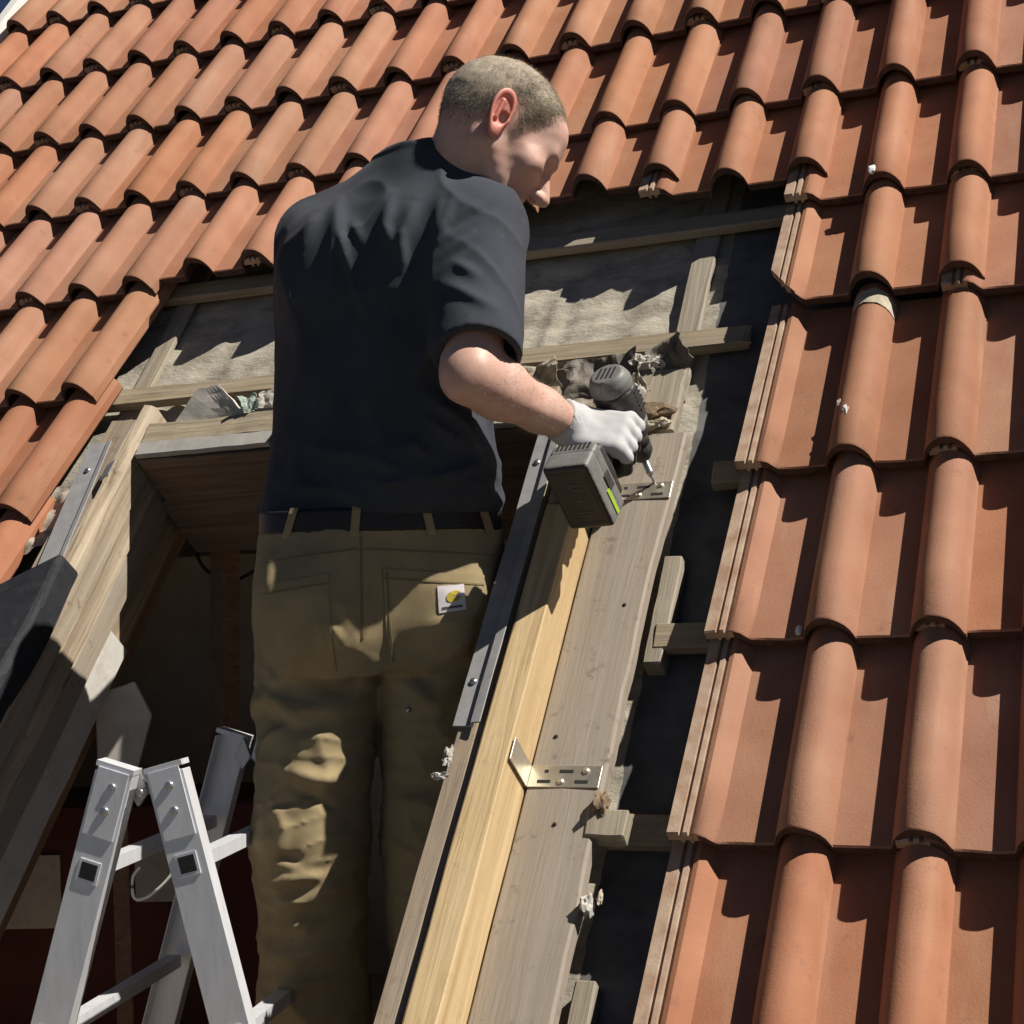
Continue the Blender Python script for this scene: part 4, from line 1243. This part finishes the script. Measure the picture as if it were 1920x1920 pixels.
def trouser_raw(P):
    z = [0.80, 0.84, 0.88, 0.93, 0.98, 1.02, 1.045]
    d = loft(P, z, [-0.034, -0.034, -0.030, -0.026, -0.022, -0.019, -0.018], [0.012] * 3 + [0.006, 0.002, 0.0, 0.0], [0.170, 0.188, 0.196, 0.196, 0.194, 0.190, 0.187], [0.105, 0.118, 0.124, 0.126, 0.124, 0.120, 0.118], 2.3, [15, 15, 15, 14, 11, 9, 8])
    d = smin(d, ell(P, (-0.098, -0.082, 0.895), (0.092, 0.075, 0.095)), 0.05)
    d = smin(d, ell(P, (0.062, -0.040, 0.893), (0.090, 0.075, 0.095)), 0.05)
    l = chain(P, LEG_L, [0.100, 0.088, 0.082, 0.080], 0.03)
    r = chain(P, LEG_R, [0.098, 0.086, 0.080, 0.078], 0.03)
    l = smin(l, ell(P, (-0.150, 0.05, 0.55), (0.075, 0.06, 0.09)), 0.03)
    d = smin(smin(d, l, 0.028), smin(d, r, 0.028), 0.005)
    return np.maximum(d, 0.075 - P[:, 2])
def trouser_sdf(P):
    d = trouser_raw(P)
    disp = np.zeros(len(P))
    for pts, am, w in TR_FOLDS:
        disp += fold(P, pts, am, w)
    d = d - disp * np.clip((0.05 - P[:, 1]) / 0.05, 0, 1)
    d -= 0.0030 * vnoise(P * A3((1, 1, 0.8)), 42, 21) + 0.0012 * vnoise(P, 100, 22)
    lg = np.clip((0.86 - P[:, 2]) / 0.12, 0.12, 1)
    d -= lg * (0.0050 * ridges(P * A3((0.55, 0.55, 1.25)), 36, 23, 2.0) + 0.0034 * ridges(P * A3((0.7, 0.7, 1.2)), 74, 24))
    d = np.maximum(d, P[:, 2] - 1.020)
    return d
trousers = sn_obj('trousers', trouser_sdf, (-0.30, -0.24, 0.06), (0.24, 0.25, 1.04), 0.0042, M['trouser'], person, it=1)
trousers['label'] = 'khaki canvas work trousers with patch pockets'

def on_surface(sdf, x, z, y0=-0.24, y1=0.02, off=0.0):
    x, z = np.atleast_1d(np.asarray(x, float)), np.atleast_1d(np.asarray(z, float))
    ys = np.linspace(y0, y1, 66)
    for _ in range(2):                                    # coarse march, then refine between the last two samples
        if ys.ndim == 1: Y = np.repeat(ys[None], len(x), 0)
        else: Y = ys
        P = np.stack([np.repeat(x[:, None], Y.shape[1], 1), Y, np.repeat(z[:, None], Y.shape[1], 1)], -1).reshape(-1, 3)
        i = np.argmax(sdf(P).reshape(Y.shape) < 0, 1)
        r_ = np.arange(len(x))
        lo_, hi_ = Y[r_, np.maximum(i - 1, 0)], Y[r_, i]
        ys = lo_[:, None] + (hi_ - lo_)[:, None] * np.linspace(0, 1, 9)[None]
    res = hi_ - off
    return res if len(res) > 1 else float(res[0])
def cloth_patch(name, outline, mat, parent, off=0.0016, thick=0.002, n=12, sdf=None):
    """flat piece sewn on: bilinear quad outline (x,z)x4 laid on the cloth"""
    sdf = sdf or trouser_sdf
    a, b, c, d = [np.array(q, float) for q in outline]
    V, Fc = [], []
    qq = []
    for j in range(n + 1):
        for i in range(n + 1):
            s, t = i / n, j / n
            qq.append((a * (1 - s) + b * s) * (1 - t) + (d * (1 - s) + c * s) * t)
    qq = np.array(qq)
    yy = on_surface(sdf, qq[:, 0], qq[:, 1])
    for lay in (0, 1):
        for (x_, z_), y_ in zip(qq, yy):
            V.append((x_, y_ - off - (thick if lay else -0.002), z_))
    m = (n + 1) ** 2
    for j in range(n):
        for i in range(n):
            k = j * (n + 1) + i
            Fc.append((m + k, m + k + 1, m + k + n + 2, m + k + n + 1))
    ring = [i for i in range(n + 1)] + [j * (n + 1) + n for j in range(1, n + 1)] + [n * (n + 1) + i for i in range(n - 1, -1, -1)] + [j * (n + 1) for j in range(n - 1, 0, -1)]
    for k in range(len(ring)):
        p_, q_ = ring[k], ring[(k + 1) % len(ring)]
        Fc.append((p_, q_, q_ + m, p_ + m))
    o = mesh_obj(name, V, Fc, mat, parent, True)
    o.data.set_sharp_from_angle(angle=math.radians(45))
    return o
# rear pockets, waistband seams and the label patch
pk = cloth_patch('pocket', [(-0.006, 0.800), (0.118, 0.815), (0.145, 0.938), (-0.008, 0.954)], M['trouser'], trousers, 0.0005, 0.0022, 16)
cloth_patch('hem_seam', [(-0.0075, 0.9385), (0.1435, 0.9225), (0.144, 0.9250), (-0.0075, 0.9410)], M['seam'], pk, 0.0032, 0.0008, 14)
cloth_patch('side_seam', [(-0.001, 0.812), (0.0015, 0.812), (-0.0005, 0.950), (-0.003, 0.950)], M['seam'], pk, 0.0032, 0.0008, 14)
pl = cloth_patch('pocket', [(-0.205, 0.815), (-0.085, 0.800), (-0.088, 0.950), (-0.205, 0.935)], M['trouser'], trousers, 0.0005, 0.0020, 16)
cloth_patch('hem_seam', [(-0.203, 0.920), (-0.0885, 0.9345), (-0.0885, 0.937), (-0.203, 0.9225)], M['seam'], pl, 0.0030, 0.0008, 12)
cloth_patch('yoke_seam', [(-0.042, 0.985), (0.160, 0.968), (0.160, 0.9705), (-0.042, 0.9875)], M['seam'], trousers, 0.0005, 0.0010, 14)
cloth_patch('yoke_seam', [(-0.205, 0.970), (-0.046, 0.985), (-0.046, 0.9875), (-0.205, 0.9725)], M['seam'], trousers, 0.0005, 0.0010, 14)
cloth_patch('back_seam', [(-0.0435, 0.85), (-0.040, 0.85), (-0.038, 1.005), (-0.0415, 1.005)], M['seam'], trousers, 0.0004, 0.0012, 14)
patch = cloth_patch('label_patch', [(0.074, 0.883), (0.115, 0.887), (0.113, 0.926), (0.073, 0.924)], M['patchw'], trousers, 0.0034, 0.0014, 8)
def emblem():
    cx, cz, R = 0.0975, 0.908, 0.0098
    V, Fc, xz = [], [], []
    for k in range(25):
        an = math.radians(16 + 328 * k / 24) + 0.25
        for rr in (0.16, 1.0):
            r = R * rr * (1 + 0.18 * math.sin(an * 2 + 0.8))
            xz.append((cx + r * math.cos(an), cz + r * math.sin(an)))
    xz = np.array(xz)
    yy = on_surface(trouser_sdf, xz[:, 0], xz[:, 1])
    for lay in (0.0052, 0.0058):
        V += [(x_, y_ - lay, z_) for (x_, z_), y_ in zip(xz, yy)]
    for k in range(24):
        a = 50 + 2 * k
        Fc.append((a, a + 1, a + 3, a + 2))
        Fc.append((a, a + 2, a - 48, a - 50)); Fc.append((a + 1, a - 49, a - 47, a + 3))
    mesh_obj('emblem', V, Fc, M['gold'], patch)
emblem()
cloth_patch('print_line', [(0.079, 0.8885), (0.110, 0.891), (0.110, 0.8945), (0.079, 0.892)], M['print'], patch, 0.0050, 0.0005, 6)
for (x, z) in ((0.018, 0.735),):
    tube('rivet', [(x, on_surface(trouser_sdf, x, z) - 0.001, z), (x, on_surface(trouser_sdf, x, z) - 0.004, z)], 0.0042, M['steel'], trousers, 10)

# belt and loops
def belt_sdf(P):
    o = loft(P, [1.000, 1.06], [-0.019, -0.018], [0, 0], [0.1925, 0.1905], [0.1235, 0.1220], 2.3, [9, 8])
    d = np.abs(o + 0.0015) - 0.0028
    z0 = 1.030 + 0.012 * (P[:, 0] + 0.02) * -1
    return np.maximum(d, np.abs(P[:, 2] - z0) - 0.019)
belt = sn_obj('belt', belt_sdf, (-0.24, -0.16, 0.995), (0.20, 0.16, 1.07), 0.0035, M['belt'], person, it=1)
def belt_outer(P): return loft(P, [0.99, 1.07], [-0.019, -0.018], [0, 0], [0.1945, 0.1925], [0.1255, 0.1240], 2.3, [9, 8])
for x, dx in ((-0.150, 0.018), (-0.047, 0.006), (0.063, -0.010), (0.150, -0.014)):
    Vv, Ff = [], []
    zs = 1.002 + np.arange(7) * 0.0085
    for j, z in enumerate(zs):
        xc = x - dx * 0.5 + dx * j / 6
        yv = on_surface(belt_outer, [xc - 0.0065, xc + 0.0065], [z, z])
        for xs_, y_ in zip((xc - 0.0065, xc + 0.0065), yv):
            Vv += [(xs_, y_ + 0.004, z), (xs_, y_ - (0.0022 if 0 < j < 6 else -0.001), z)]
    for j in range(6):
        a = j * 4
        Ff += [(a + 1, a + 3, a + 7, a + 5), (a, a + 1, a + 5, a + 4), (a + 3, a + 2, a + 6, a + 7), (a + 2, a, a + 4, a + 6)]
    mesh_obj('belt_loop', Vv, Ff, M['trouser'], trousers)

# boots on the attic floor
for L_, sx in ((LEG_L, -1), (LEG_R, 1)):
    c = L_[3]
    def boot_sdf(P, c=c):
        d = cap(P, (c[0], c[1] + 0.0, 0.05), (c[0] + 0.015 * 1, c[1] + 0.15, 0.035), 0.05, 0.042)
        d = smin(d, cap(P, (c[0], c[1], 0.05), (c[0], c[1], 0.16), 0.05, 0.055), 0.03)
        return np.maximum(d, 0.002 - P[:, 2])
    sn_obj('boot', boot_sdf, (c[0] - 0.1, c[1] - 0.1, -0.01), (c[0] + 0.11, c[1] + 0.24, 0.24), 0.008, M['boot'], person, it=1)

# --- gloves
TOOL_H = A3((-0.32094, -0.57355, -0.75369))       # along the grip, towards the battery
TOOL_E = A3((0.9401, -0.2895, -0.18001))        # wrist to knuckles
TOOL_N = A3((-0.11495, -0.76631, 0.6321))             # out of the back of the hand
TOOL_AX = A3((0.35404, 0.56019, -0.74889))        # towards the bit
GRIP = A3((0.3721, -0.0438, 1.1873)) + TOOL_H * 0.072 - TOOL_E * 0.006
def hand_pts(o, e, n, h): 
    return lambda a, b, c: o + e * a + n * b + h * c
def right_glove(P):
    q = hand_pts(GRIP, TOOL_E, TOOL_N, TOOL_H)
    R = np.stack([TOOL_E, TOOL_N, TOOL_H], 1)
    d = rbox(P, q(-0.006, 0.027, 0.004), (0.046, 0.0155, 0.043), 0.014, R)
    d = smin(d, cap(P, q(-0.050, 0.022, 0.0), WRR, 0.032, 0.031), 0.025)
    for k, (hh, L1, r) in enumerate(((-0.033, 0.030, 0.0108), (-0.011, 0.034, 0.0112), (0.012, 0.032, 0.0108), (0.034, 0.026, 0.0098))):
        pts = [q(0.032, 0.027, hh), q(0.041, 0.012, hh + 0.001), q(0.036 + 0.002, -0.014, hh + 0.002), q(0.012, -0.031, hh + 0.003), q(-0.012, -0.029, hh + 0.003)]
        d = smin(d, chain(P, pts, [r * 1.1, r * 1.08, r, r * 0.96, r * 0.9], 0.003), 0.0045)
    th = [q(-0.040, 0.020, -0.022), q(-0.040, -0.004, -0.044), q(-0.024, -0.026, -0.046), q(0.000, -0.034, -0.042)]
    d = smin(d, chain(P, th, [0.016, 0.0135, 0.0125, 0.011], 0.004), 0.008)
    # cuff
    ax = (WRR - ELR) / np.linalg.norm(WRR - ELR)
    t = (P - WRR) @ ax
    cuff = np.maximum(np.linalg.norm(P - WRR - t[:, None] * ax, axis=1) - 0.0345 - 0.0012 * np.sin(t * 1400), np.abs(t + 0.004) - 0.016)
    d = smin(d, cuff, 0.008)
    return d - 0.0010 * vnoise(P, 210, 31)
def palm_mat(C):
    b = (C - GRIP) @ TOOL_N
    a = (C - GRIP) @ TOOL_E
    return (b + 0.25 * np.minimum(a + 0.02, 0) < 0.009 + 0.003 * vnoise(C, 160, 5)) & (a > -0.075)
gr = sn_obj('glove', right_glove, GRIP - A3((0.13, 0.13, 0.13)), GRIP + A3((0.11, 0.12, 0.13)), 0.0024, [M['glove'], M['glove_palm']], person, matfn=palm_mat, it=1)
gr['label'] = 'white knit work glove with dark coated palm gripping the drill'
def left_glove(P):
    o = WRL + A3((0.012, 0.045, 0.008))
    d = rbox(P, o + A3((0.0, 0.015, 0.0)), (0.040, 0.046, 0.014), 0.013)
    d = smin(d, cap(P, WRL - A3((0, 0.02, 0)), o - A3((0, 0.02, 0)), 0.033, 0.030), 0.02)
    for k, (x, L) in enumerate(((-0.030, 0.034), (-0.010, 0.040), (0.011, 0.038), (0.031, 0.030))):
        d = smin(d, chain(P, [o + A3((x, 0.055, 0.0)), o + A3((x * 1.05, 0.055 + L * 0.8, 0.004)), o + A3((x * 1.05, 0.055 + L * 1.5, -0.018)), o + A3((x, 0.055 + L * 1.5, -0.036))], [0.0115, 0.011, 0.0105, 0.0095], 0.003), 0.005)
    d = smin(d, chain(P, [o + A3((0.035, -0.005, 0.0)), o + A3((0.060, 0.022, -0.006)), o + A3((0.066, 0.050, -0.014))], [0.015, 0.013, 0.011], 0.004), 0.008)
    return d
gl = sn_obj('glove', left_glove, WRL - A3((0.10, 0.10, 0.10)), WRL + A3((0.13, 0.22, 0.10)), 0.004, M['glove'], person, it=1)
gl['label'] = 'left glove resting on the batten'

# ================================================================== the cordless drill
DO = GRIP.copy()
drill = empty('cordless_drill', PB + Matrix.Rotation(PYAW, 3, 'Z') @ Vector(DO), (0, 0, PYAW))
tag(drill, 'black cordless drill driver with grey battery and lime trim held in the white glove', 'drill')
DR = A3((0.3459, -0.0853, 1.2428)); DL = 0.2249
SIDE = np.cross(TOOL_AX, TOOL_H); SIDE /= np.linalg.norm(SIDE)
Hp = TOOL_H - TOOL_AX * (TOOL_H @ TOOL_AX); Hp /= np.linalg.norm(Hp)
RD = np.stack([TOOL_AX, SIDE, Hp], 1)
def dp(a, s=0.0, hh=0.0): return DR + TOOL_AX * a + SIDE * s + Hp * hh
def housing_sdf(P):
    q = (P - DR) @ RD
    rad = np.linalg.norm(q[:, 1:], axis=1)
    R_ = np.interp(q[:, 0], [0.0, 0.004, 0.016, 0.05, 0.085, 0.105, 0.118, 0.124], [0.024, 0.029, 0.0345, 0.0355, 0.0345, 0.0315, 0.027, 0.024])
    d = np.maximum(rad - R_, np.maximum(-q[:, 0], q[:, 0] - 0.124))
    d = smin(d, rbox(P, dp(0.050, 0, -0.030), (0.036, 0.014, 0.010), 0.006, RD), 0.008)
    for a, w in ((0.030, 0.0016), (0.094, 0.0018), (0.108, 0.0014)):          # panel joints
        d = np.maximum(d, np.minimum(w - np.abs(q[:, 0] - a), rad - R_ + 0.003))
    d = np.maximum(d, np.minimum(0.0011 - np.abs(q[:, 1]), rad - R_ + 0.002))   # half-shell seam
    return d
def handle_sdf(P):
    d = chain(P, [dp(0.078, 0, 0.015), dp(0.078, 0, 0.06), dp(0.076, 0, 0.125), dp(0.074, 0, 0.146)], [0.021, 0.018, 0.0185, 0.025], 0.012)
    d = smin(d, rbox(P, dp(0.074, 0, 0.151), (0.048, 0.032, 0.010), 0.007, RD), 0.016)
    d = smin(d, rbox(P, dp(0.108, 0, 0.036), (0.008, 0.006, 0.012), 0.004, RD), 0.004)
    return d
def battery_sdf(P):
    d = rbox(P, dp(0.070, 0, 0.191), (0.060, 0.038, 0.029), 0.007, RD)
    q = (P - dp(0.070, 0, 0.191)) @ RD
    ins = np.maximum(np.abs(q[:, 0]) - 0.048, np.abs(q[:, 1]) - 0.029)
    d = np.maximum(d, -np.maximum(ins, np.abs(q[:, 2] - 0.029) - 0.0016))              # recessed base panel
    step = np.abs(q[:, 2] + 0.006) - 0.0013
    d = np.maximum(d, -np.maximum(step, -(rbox(P, dp(0.070, 0, 0.191), (0.0585, 0.0365, 0.04), 0.006, RD))))
    return d
def house_mat(C):
    q = (C - DR) @ RD
    return np.where(q[:, 0] < 0.030, 1, np.where((q[:, 0] > 0.094) & (q[:, 0] < 0.108), 2, 0))
mh = sn_obj('motor_housing', housing_sdf, DR - 0.10, DR + 0.19, 0.0021, [M['tool'], M['tool2'], M['tool2']], drill, DO, matfn=house_mat, it=1)
sn_obj('handle', handle_sdf, DR - A3((0.12, 0.2, 0.24)), DR + A3((0.16, 0.14, 0.08)), 0.0028, M['tool'], drill, DO, it=1)
def bat_mat(C):
    q = (C - dp(0.070, 0, 0.191)) @ RD
    return np.where((q[:, 2] > 0.0255), 1, 0)
bat = sn_obj('battery', battery_sdf, dp(0.070, 0, 0.191) - 0.085, dp(0.070, 0, 0.191) + 0.085, 0.0022, [M['tool2'], M['toolbrown']], drill, DO, matfn=bat_mat, it=1)
def dbox(name, c, hs, mat, parent, bevel=0.001):
    M4 = Matrix.Identity(4)
    for r in range(3):
        for k in range(3):
            M4[r][k] = RD[r][k]
    cc = c - DO
    M4.translation = Vector(cc)
    return box(name, (-hs[0], hs[0], -hs[1], hs[1], -hs[2], hs[2]), mat, parent, bevel, M4=M4)
for k in range(5):
    for sd_ in (-1, 1):
        dbox('vent', dp(0.040 + 0.008 * k, sd_ * 0.0345, -0.004), (0.0016, 0.0016, 0.009), M['darkhole'], mh, 0)
for k in range(4):
    dbox('vent', dp(0.0005, -0.012 + 0.008 * k, 0.0), (0.0012, 0.0016, 0.014), M['darkhole'], mh, 0)
for k in range(8):
    dbox('vent', dp(0.070, -0.026 + 0.0074 * k, 0.171) - TOOL_AX * 0.0600, (0.0008, 0.0017, 0.007), M['darkhole'], bat, 0)
for (da, ds, la, ls) in ((0.046, -0.006, 0.0012, 0.010), (0.050, 0.004, 0.004, 0.0012), (0.055, -0.006, 0.0012, 0.010), (0.064, 0.002, 0.0012, 0.006), (0.070, -0.004, 0.004, 0.0012), (0.076, 0.000, 0.0012, 0.008), (0.098, 0.0, 0.0010, 0.018), (0.103, 0.0, 0.0010, 0.014)):
    dbox('print_mark', dp(da, ds, 0.191) + Hp * 0.0278, (la, ls, 0.0004), M['print'], bat, 0)
dbox('release_button', dp(0.070, 0.0385, 0.182), (0.014, 0.0018, 0.008), M['tool'], bat)
dbox('release_button', dp(0.070, -0.0385, 0.182), (0.014, 0.0018, 0.008), M['tool'], bat)
dbox('accent_trim', dp(0.129, 0, 0.182), (0.0025, 0.030, 0.012), M['lime'], drill)
dbox('accent_trim', dp(0.100, -0.0385, 0.195), (0.022, 0.0012, 0.004), M['lime'], drill)
def dtube(name, pts, radii, mat, seg=18):
    return tube(name, [Vector(q - DO) for q in pts], 0, mat, drill, seg, radii)
ch = dtube('chuck', [dp(0.120), dp(0.123), dp(0.140), dp(0.1405), dp(0.143), dp(0.158), dp(0.170), dp(0.1735)], [0.019, 0.0215, 0.0215, 0.0195, 0.0215, 0.0205, 0.0125, 0.008], M['tool'])
dtube('bit_holder', [dp(0.172), dp(0.196), dp(0.1965), dp(0.206)], [0.0055, 0.0055, 0.0065, 0.0040], M['steel'], 10)
dtube('drill_bit', [dp(0.205), dp(DL - 0.004), dp(DL)], [0.0025, 0.0022, 0.0004], M['steel'], 8)
lens = dbox('work_light', dp(0.112, 0, 0.034), (0.004, 0.006, 0.003), M['white'], drill)

# ================================================================== the folding ladder
LO = Vector((-0.357, -0.233, 0.0))
lw = PB + Matrix.Rotation(PYAW, 3, 'Z') @ LO
ladder = empty('folding_ladder', lw, (0, 0, PYAW - math.radians(11)))
tag(ladder, 'folding aluminium stepladder standing in the opening left of the roofer', 'ladder')
LH, LW = 0.685, 0.46
SL, SR = 0.310, 0.240                       # spread per metre of height
def rail(side, y):
    s = -SL if side < 0 else SR
    top = Vector((0.036 * side, y, LH)); bot = Vector((0.036 * side + s * LH, y, 0.0))
    ax = (top - bot).normalized(); L = (top - bot).length
    xa = Vector((ax.z, 0, -ax.x))
    M4 = Matrix(((xa.x, 0, ax.x, bot.x), (0, 1, 0, bot.y), (xa.z, 0, ax.z, bot.z), (0, 0, 0, 1)))
    w, t, k = 0.029, 0.013, 0.0025
    bm = bmesh.new()
    # open channel section: web facing the side, two flanges inward
    yi = 1 if y < 0.1 else -1
    prof_ = [(-w, -t * yi), (w, -t * yi), (w, t * yi), (w - k, t * yi), (w - k, (-t + k) * yi), (-w + k, (-t + k) * yi), (-w + k, t * yi), (-w, t * yi)]
    lo_ = [bm.verts.new((x, yy, 0)) for x, yy in prof_]
    hi_ = [bm.verts.new((x, yy, L - (0.012 if (x * side) > 0 else 0.0))) for x, yy in prof_]
    n = len(prof_)
    for i in range(n):
        bm.faces.new((lo_[i], lo_[(i + 1) % n], hi_[(i + 1) % n], hi_[i]))
    bm.faces.new(lo_); bm.faces.new(hi_)
    bmesh.ops.recalc_face_normals(bm, faces=bm.faces)
    bmesh.ops.bevel(bm, geom=[e for e in bm.edges if e.calc_face_angle(0) > 0.8], offset=0.0007, segments=1, profile=0.5, affect='EDGES')
    bmesh.ops.transform(bm, matrix=M4, verts=bm.verts)
    r = bm_obj('rail', bm, M['alu'], ladder)
    yo = -t * yi
    def rb(name, b, mat, bev=0.0008):
        return box(name, b, mat, r, bev, M4=M4)
    # hinge plate and cap at the top
    ys = sorted((yo - 0.0026 * yi, yo - 0.0002 * yi))
    rb('hinge_plate', (-0.024, 0.024, ys[0], ys[1], L - 0.105, L - 0.006), M['alu'])
    rb('end_cap', (-0.0295, 0.0295, -0.0138, 0.0138, L - 0.006, L + 0.002), M['alu'])
    for zz, xx in ((L - 0.030, 0.004), (L - 0.066, 0.002)):
        q0 = M4 @ Vector((xx, yo - 0.0026 * yi, zz)); q1 = M4 @ Vector((xx, yo - 0.0060 * yi, zz))
        tube('bolt', [q0, (q0 + q1) / 2, q1], 0, M['steel'], r, 10, [0.0065, 0.0065, 0.004])
    # rung sockets
    for zz in (0.06, 0.31, 0.56):
        ys2 = sorted((yo - 0.0016 * yi, yo + 0.0002 * yi))
        rb('rung_socket', (-0.0165, 0.0165, ys2[0], ys2[1], zz - 0.0165, zz + 0.0165), M['alu'])
        ys3 = sorted((yo - 0.0022 * yi, yo - 0.0015 * yi))
        rb('socket_hole', (-0.0125, 0.0125, ys3[0], ys3[1], zz - 0.0115, zz + 0.0125), M['darkhole'], 0)
    rb('foot', (-0.031, 0.031, -0.016, 0.016, -0.012, 0.03), M['tool'])
    return M4, L
for side in (-1, 1):
    M4, L = rail(side, 0.0)
    rail(side, LW)
    for zz in (0.06, 0.31, 0.56):
        c = M4 @ Vector((0, 0, zz))
        box('rung', (c.x - 0.0125, c.x + 0.0125, 0.012, LW - 0.012, c.z - 0.010, c.z + 0.010), M['alu'], ladder, 0.003)
for y in (0.0, LW):
    for sd_ in (-1, 1):
        prism('hinge_knuckle', [(0.0, -0.040), (sd_ * 0.016, -0.062), (sd_ * 0.030, -0.040), (sd_ * 0.012, -0.005)], 0.010, M['steel'], ladder, 0.001,
              Matrix.Translation((0, y + (0.014 if y < 0.1 else -0.024), LH)))
    tube('hinge_pin', [(0, y - 0.014, LH - 0.038), (0, y + 0.014, LH - 0.038)], 0.006, M['steel'], ladder, 10)
tube('safety_cord', smooth_pts([(0.012, 0.02, LH - 0.05), (0.040, 0.03, LH - 0.10), (0.030, 0.03, LH - 0.155), (-0.004, 0.025, LH - 0.190), (-0.028, 0.02, LH - 0.195), (-0.030, 0.02, LH - 0.165), (-0.018, 0.02, LH - 0.150)], 6), 0.0022, M['white'], ladder, 6)

# ================================================================== things inside the attic
def plain_thing(name, label, cat, loc, rz=0.0):
    return tag(empty(name, loc, (0, 0, rz)), label, cat)
t = plain_thing('red_carton', 'dark red carton with pale labels in the attic gloom behind the ladder', 'carton', (0.03, -0.02, FLOOR), 0.30)
box('carton', (-0.36, 0.28, -0.16, 0.16, 0.001, 0.50), M['red'], t, 0.006, 0.003, 6, 0, 3)
box('label_panel', (-0.34, -0.14, -0.1665, -0.1635, 0.25, 0.40), M['label'], t, 0.0)
box('label_panel', (0.02, 0.19, -0.1665, -0.1635, 0.30, 0.41), M['label'], t, 0.0)
t = plain_thing('wall_board', 'dark grey board panel standing against the attic back wall', 'panel', (0.15, 0.50, FLOOR), 0.1)
box('panel', (-0.55, 0.75, -0.012, 0.012, 0.001, 1.02), M['atticwall'], t, 0.002)
t = plain_thing('attic_strut', 'brown sloping timber strut inside the attic below the opening head', 'timber', (0.22, -0.02, FLOOR), 0.0)
tube('strut', [(-0.02, 0.0, 0.002), (0.02, 0.02, 1.30)], 0.032, M['rafter'], t, 4, smooth=False)
t = plain_thing('hanging_board', 'broken pale board end hanging behind the lower left lining', 'board', (0.215, -0.40, FLOOR), 0.5)
prism('board', [(-0.02, 0.58), (0.055, 0.60), (0.085, 0.70), (0.055, 0.765), (-0.02, 0.745)], 0.014, M['label'], t, 0.002)
prism('stem', [(0.0, 0.001), (0.03, 0.001), (0.03, 0.585), (0.0, 0.585)], 0.012, M['rafter'], t, 0.001, Matrix.Translation((0, 0.016, 0)))
t = plain_thing('loose_cable', 'loose black cable loop hanging in the attic', 'cable', (0.16, 0.0, -0.42))
tube('cable', smooth_pts([(-0.02, 0.0, -0.05), (-0.012, 0.0, -0.14), (0.005, -0.005, -0.22), (0.045, 0.01, -0.262), (0.09, 0.03, -0.262), (0.2, 0.05, -0.2)], 8), 0.004, M['cable'], t, 8)
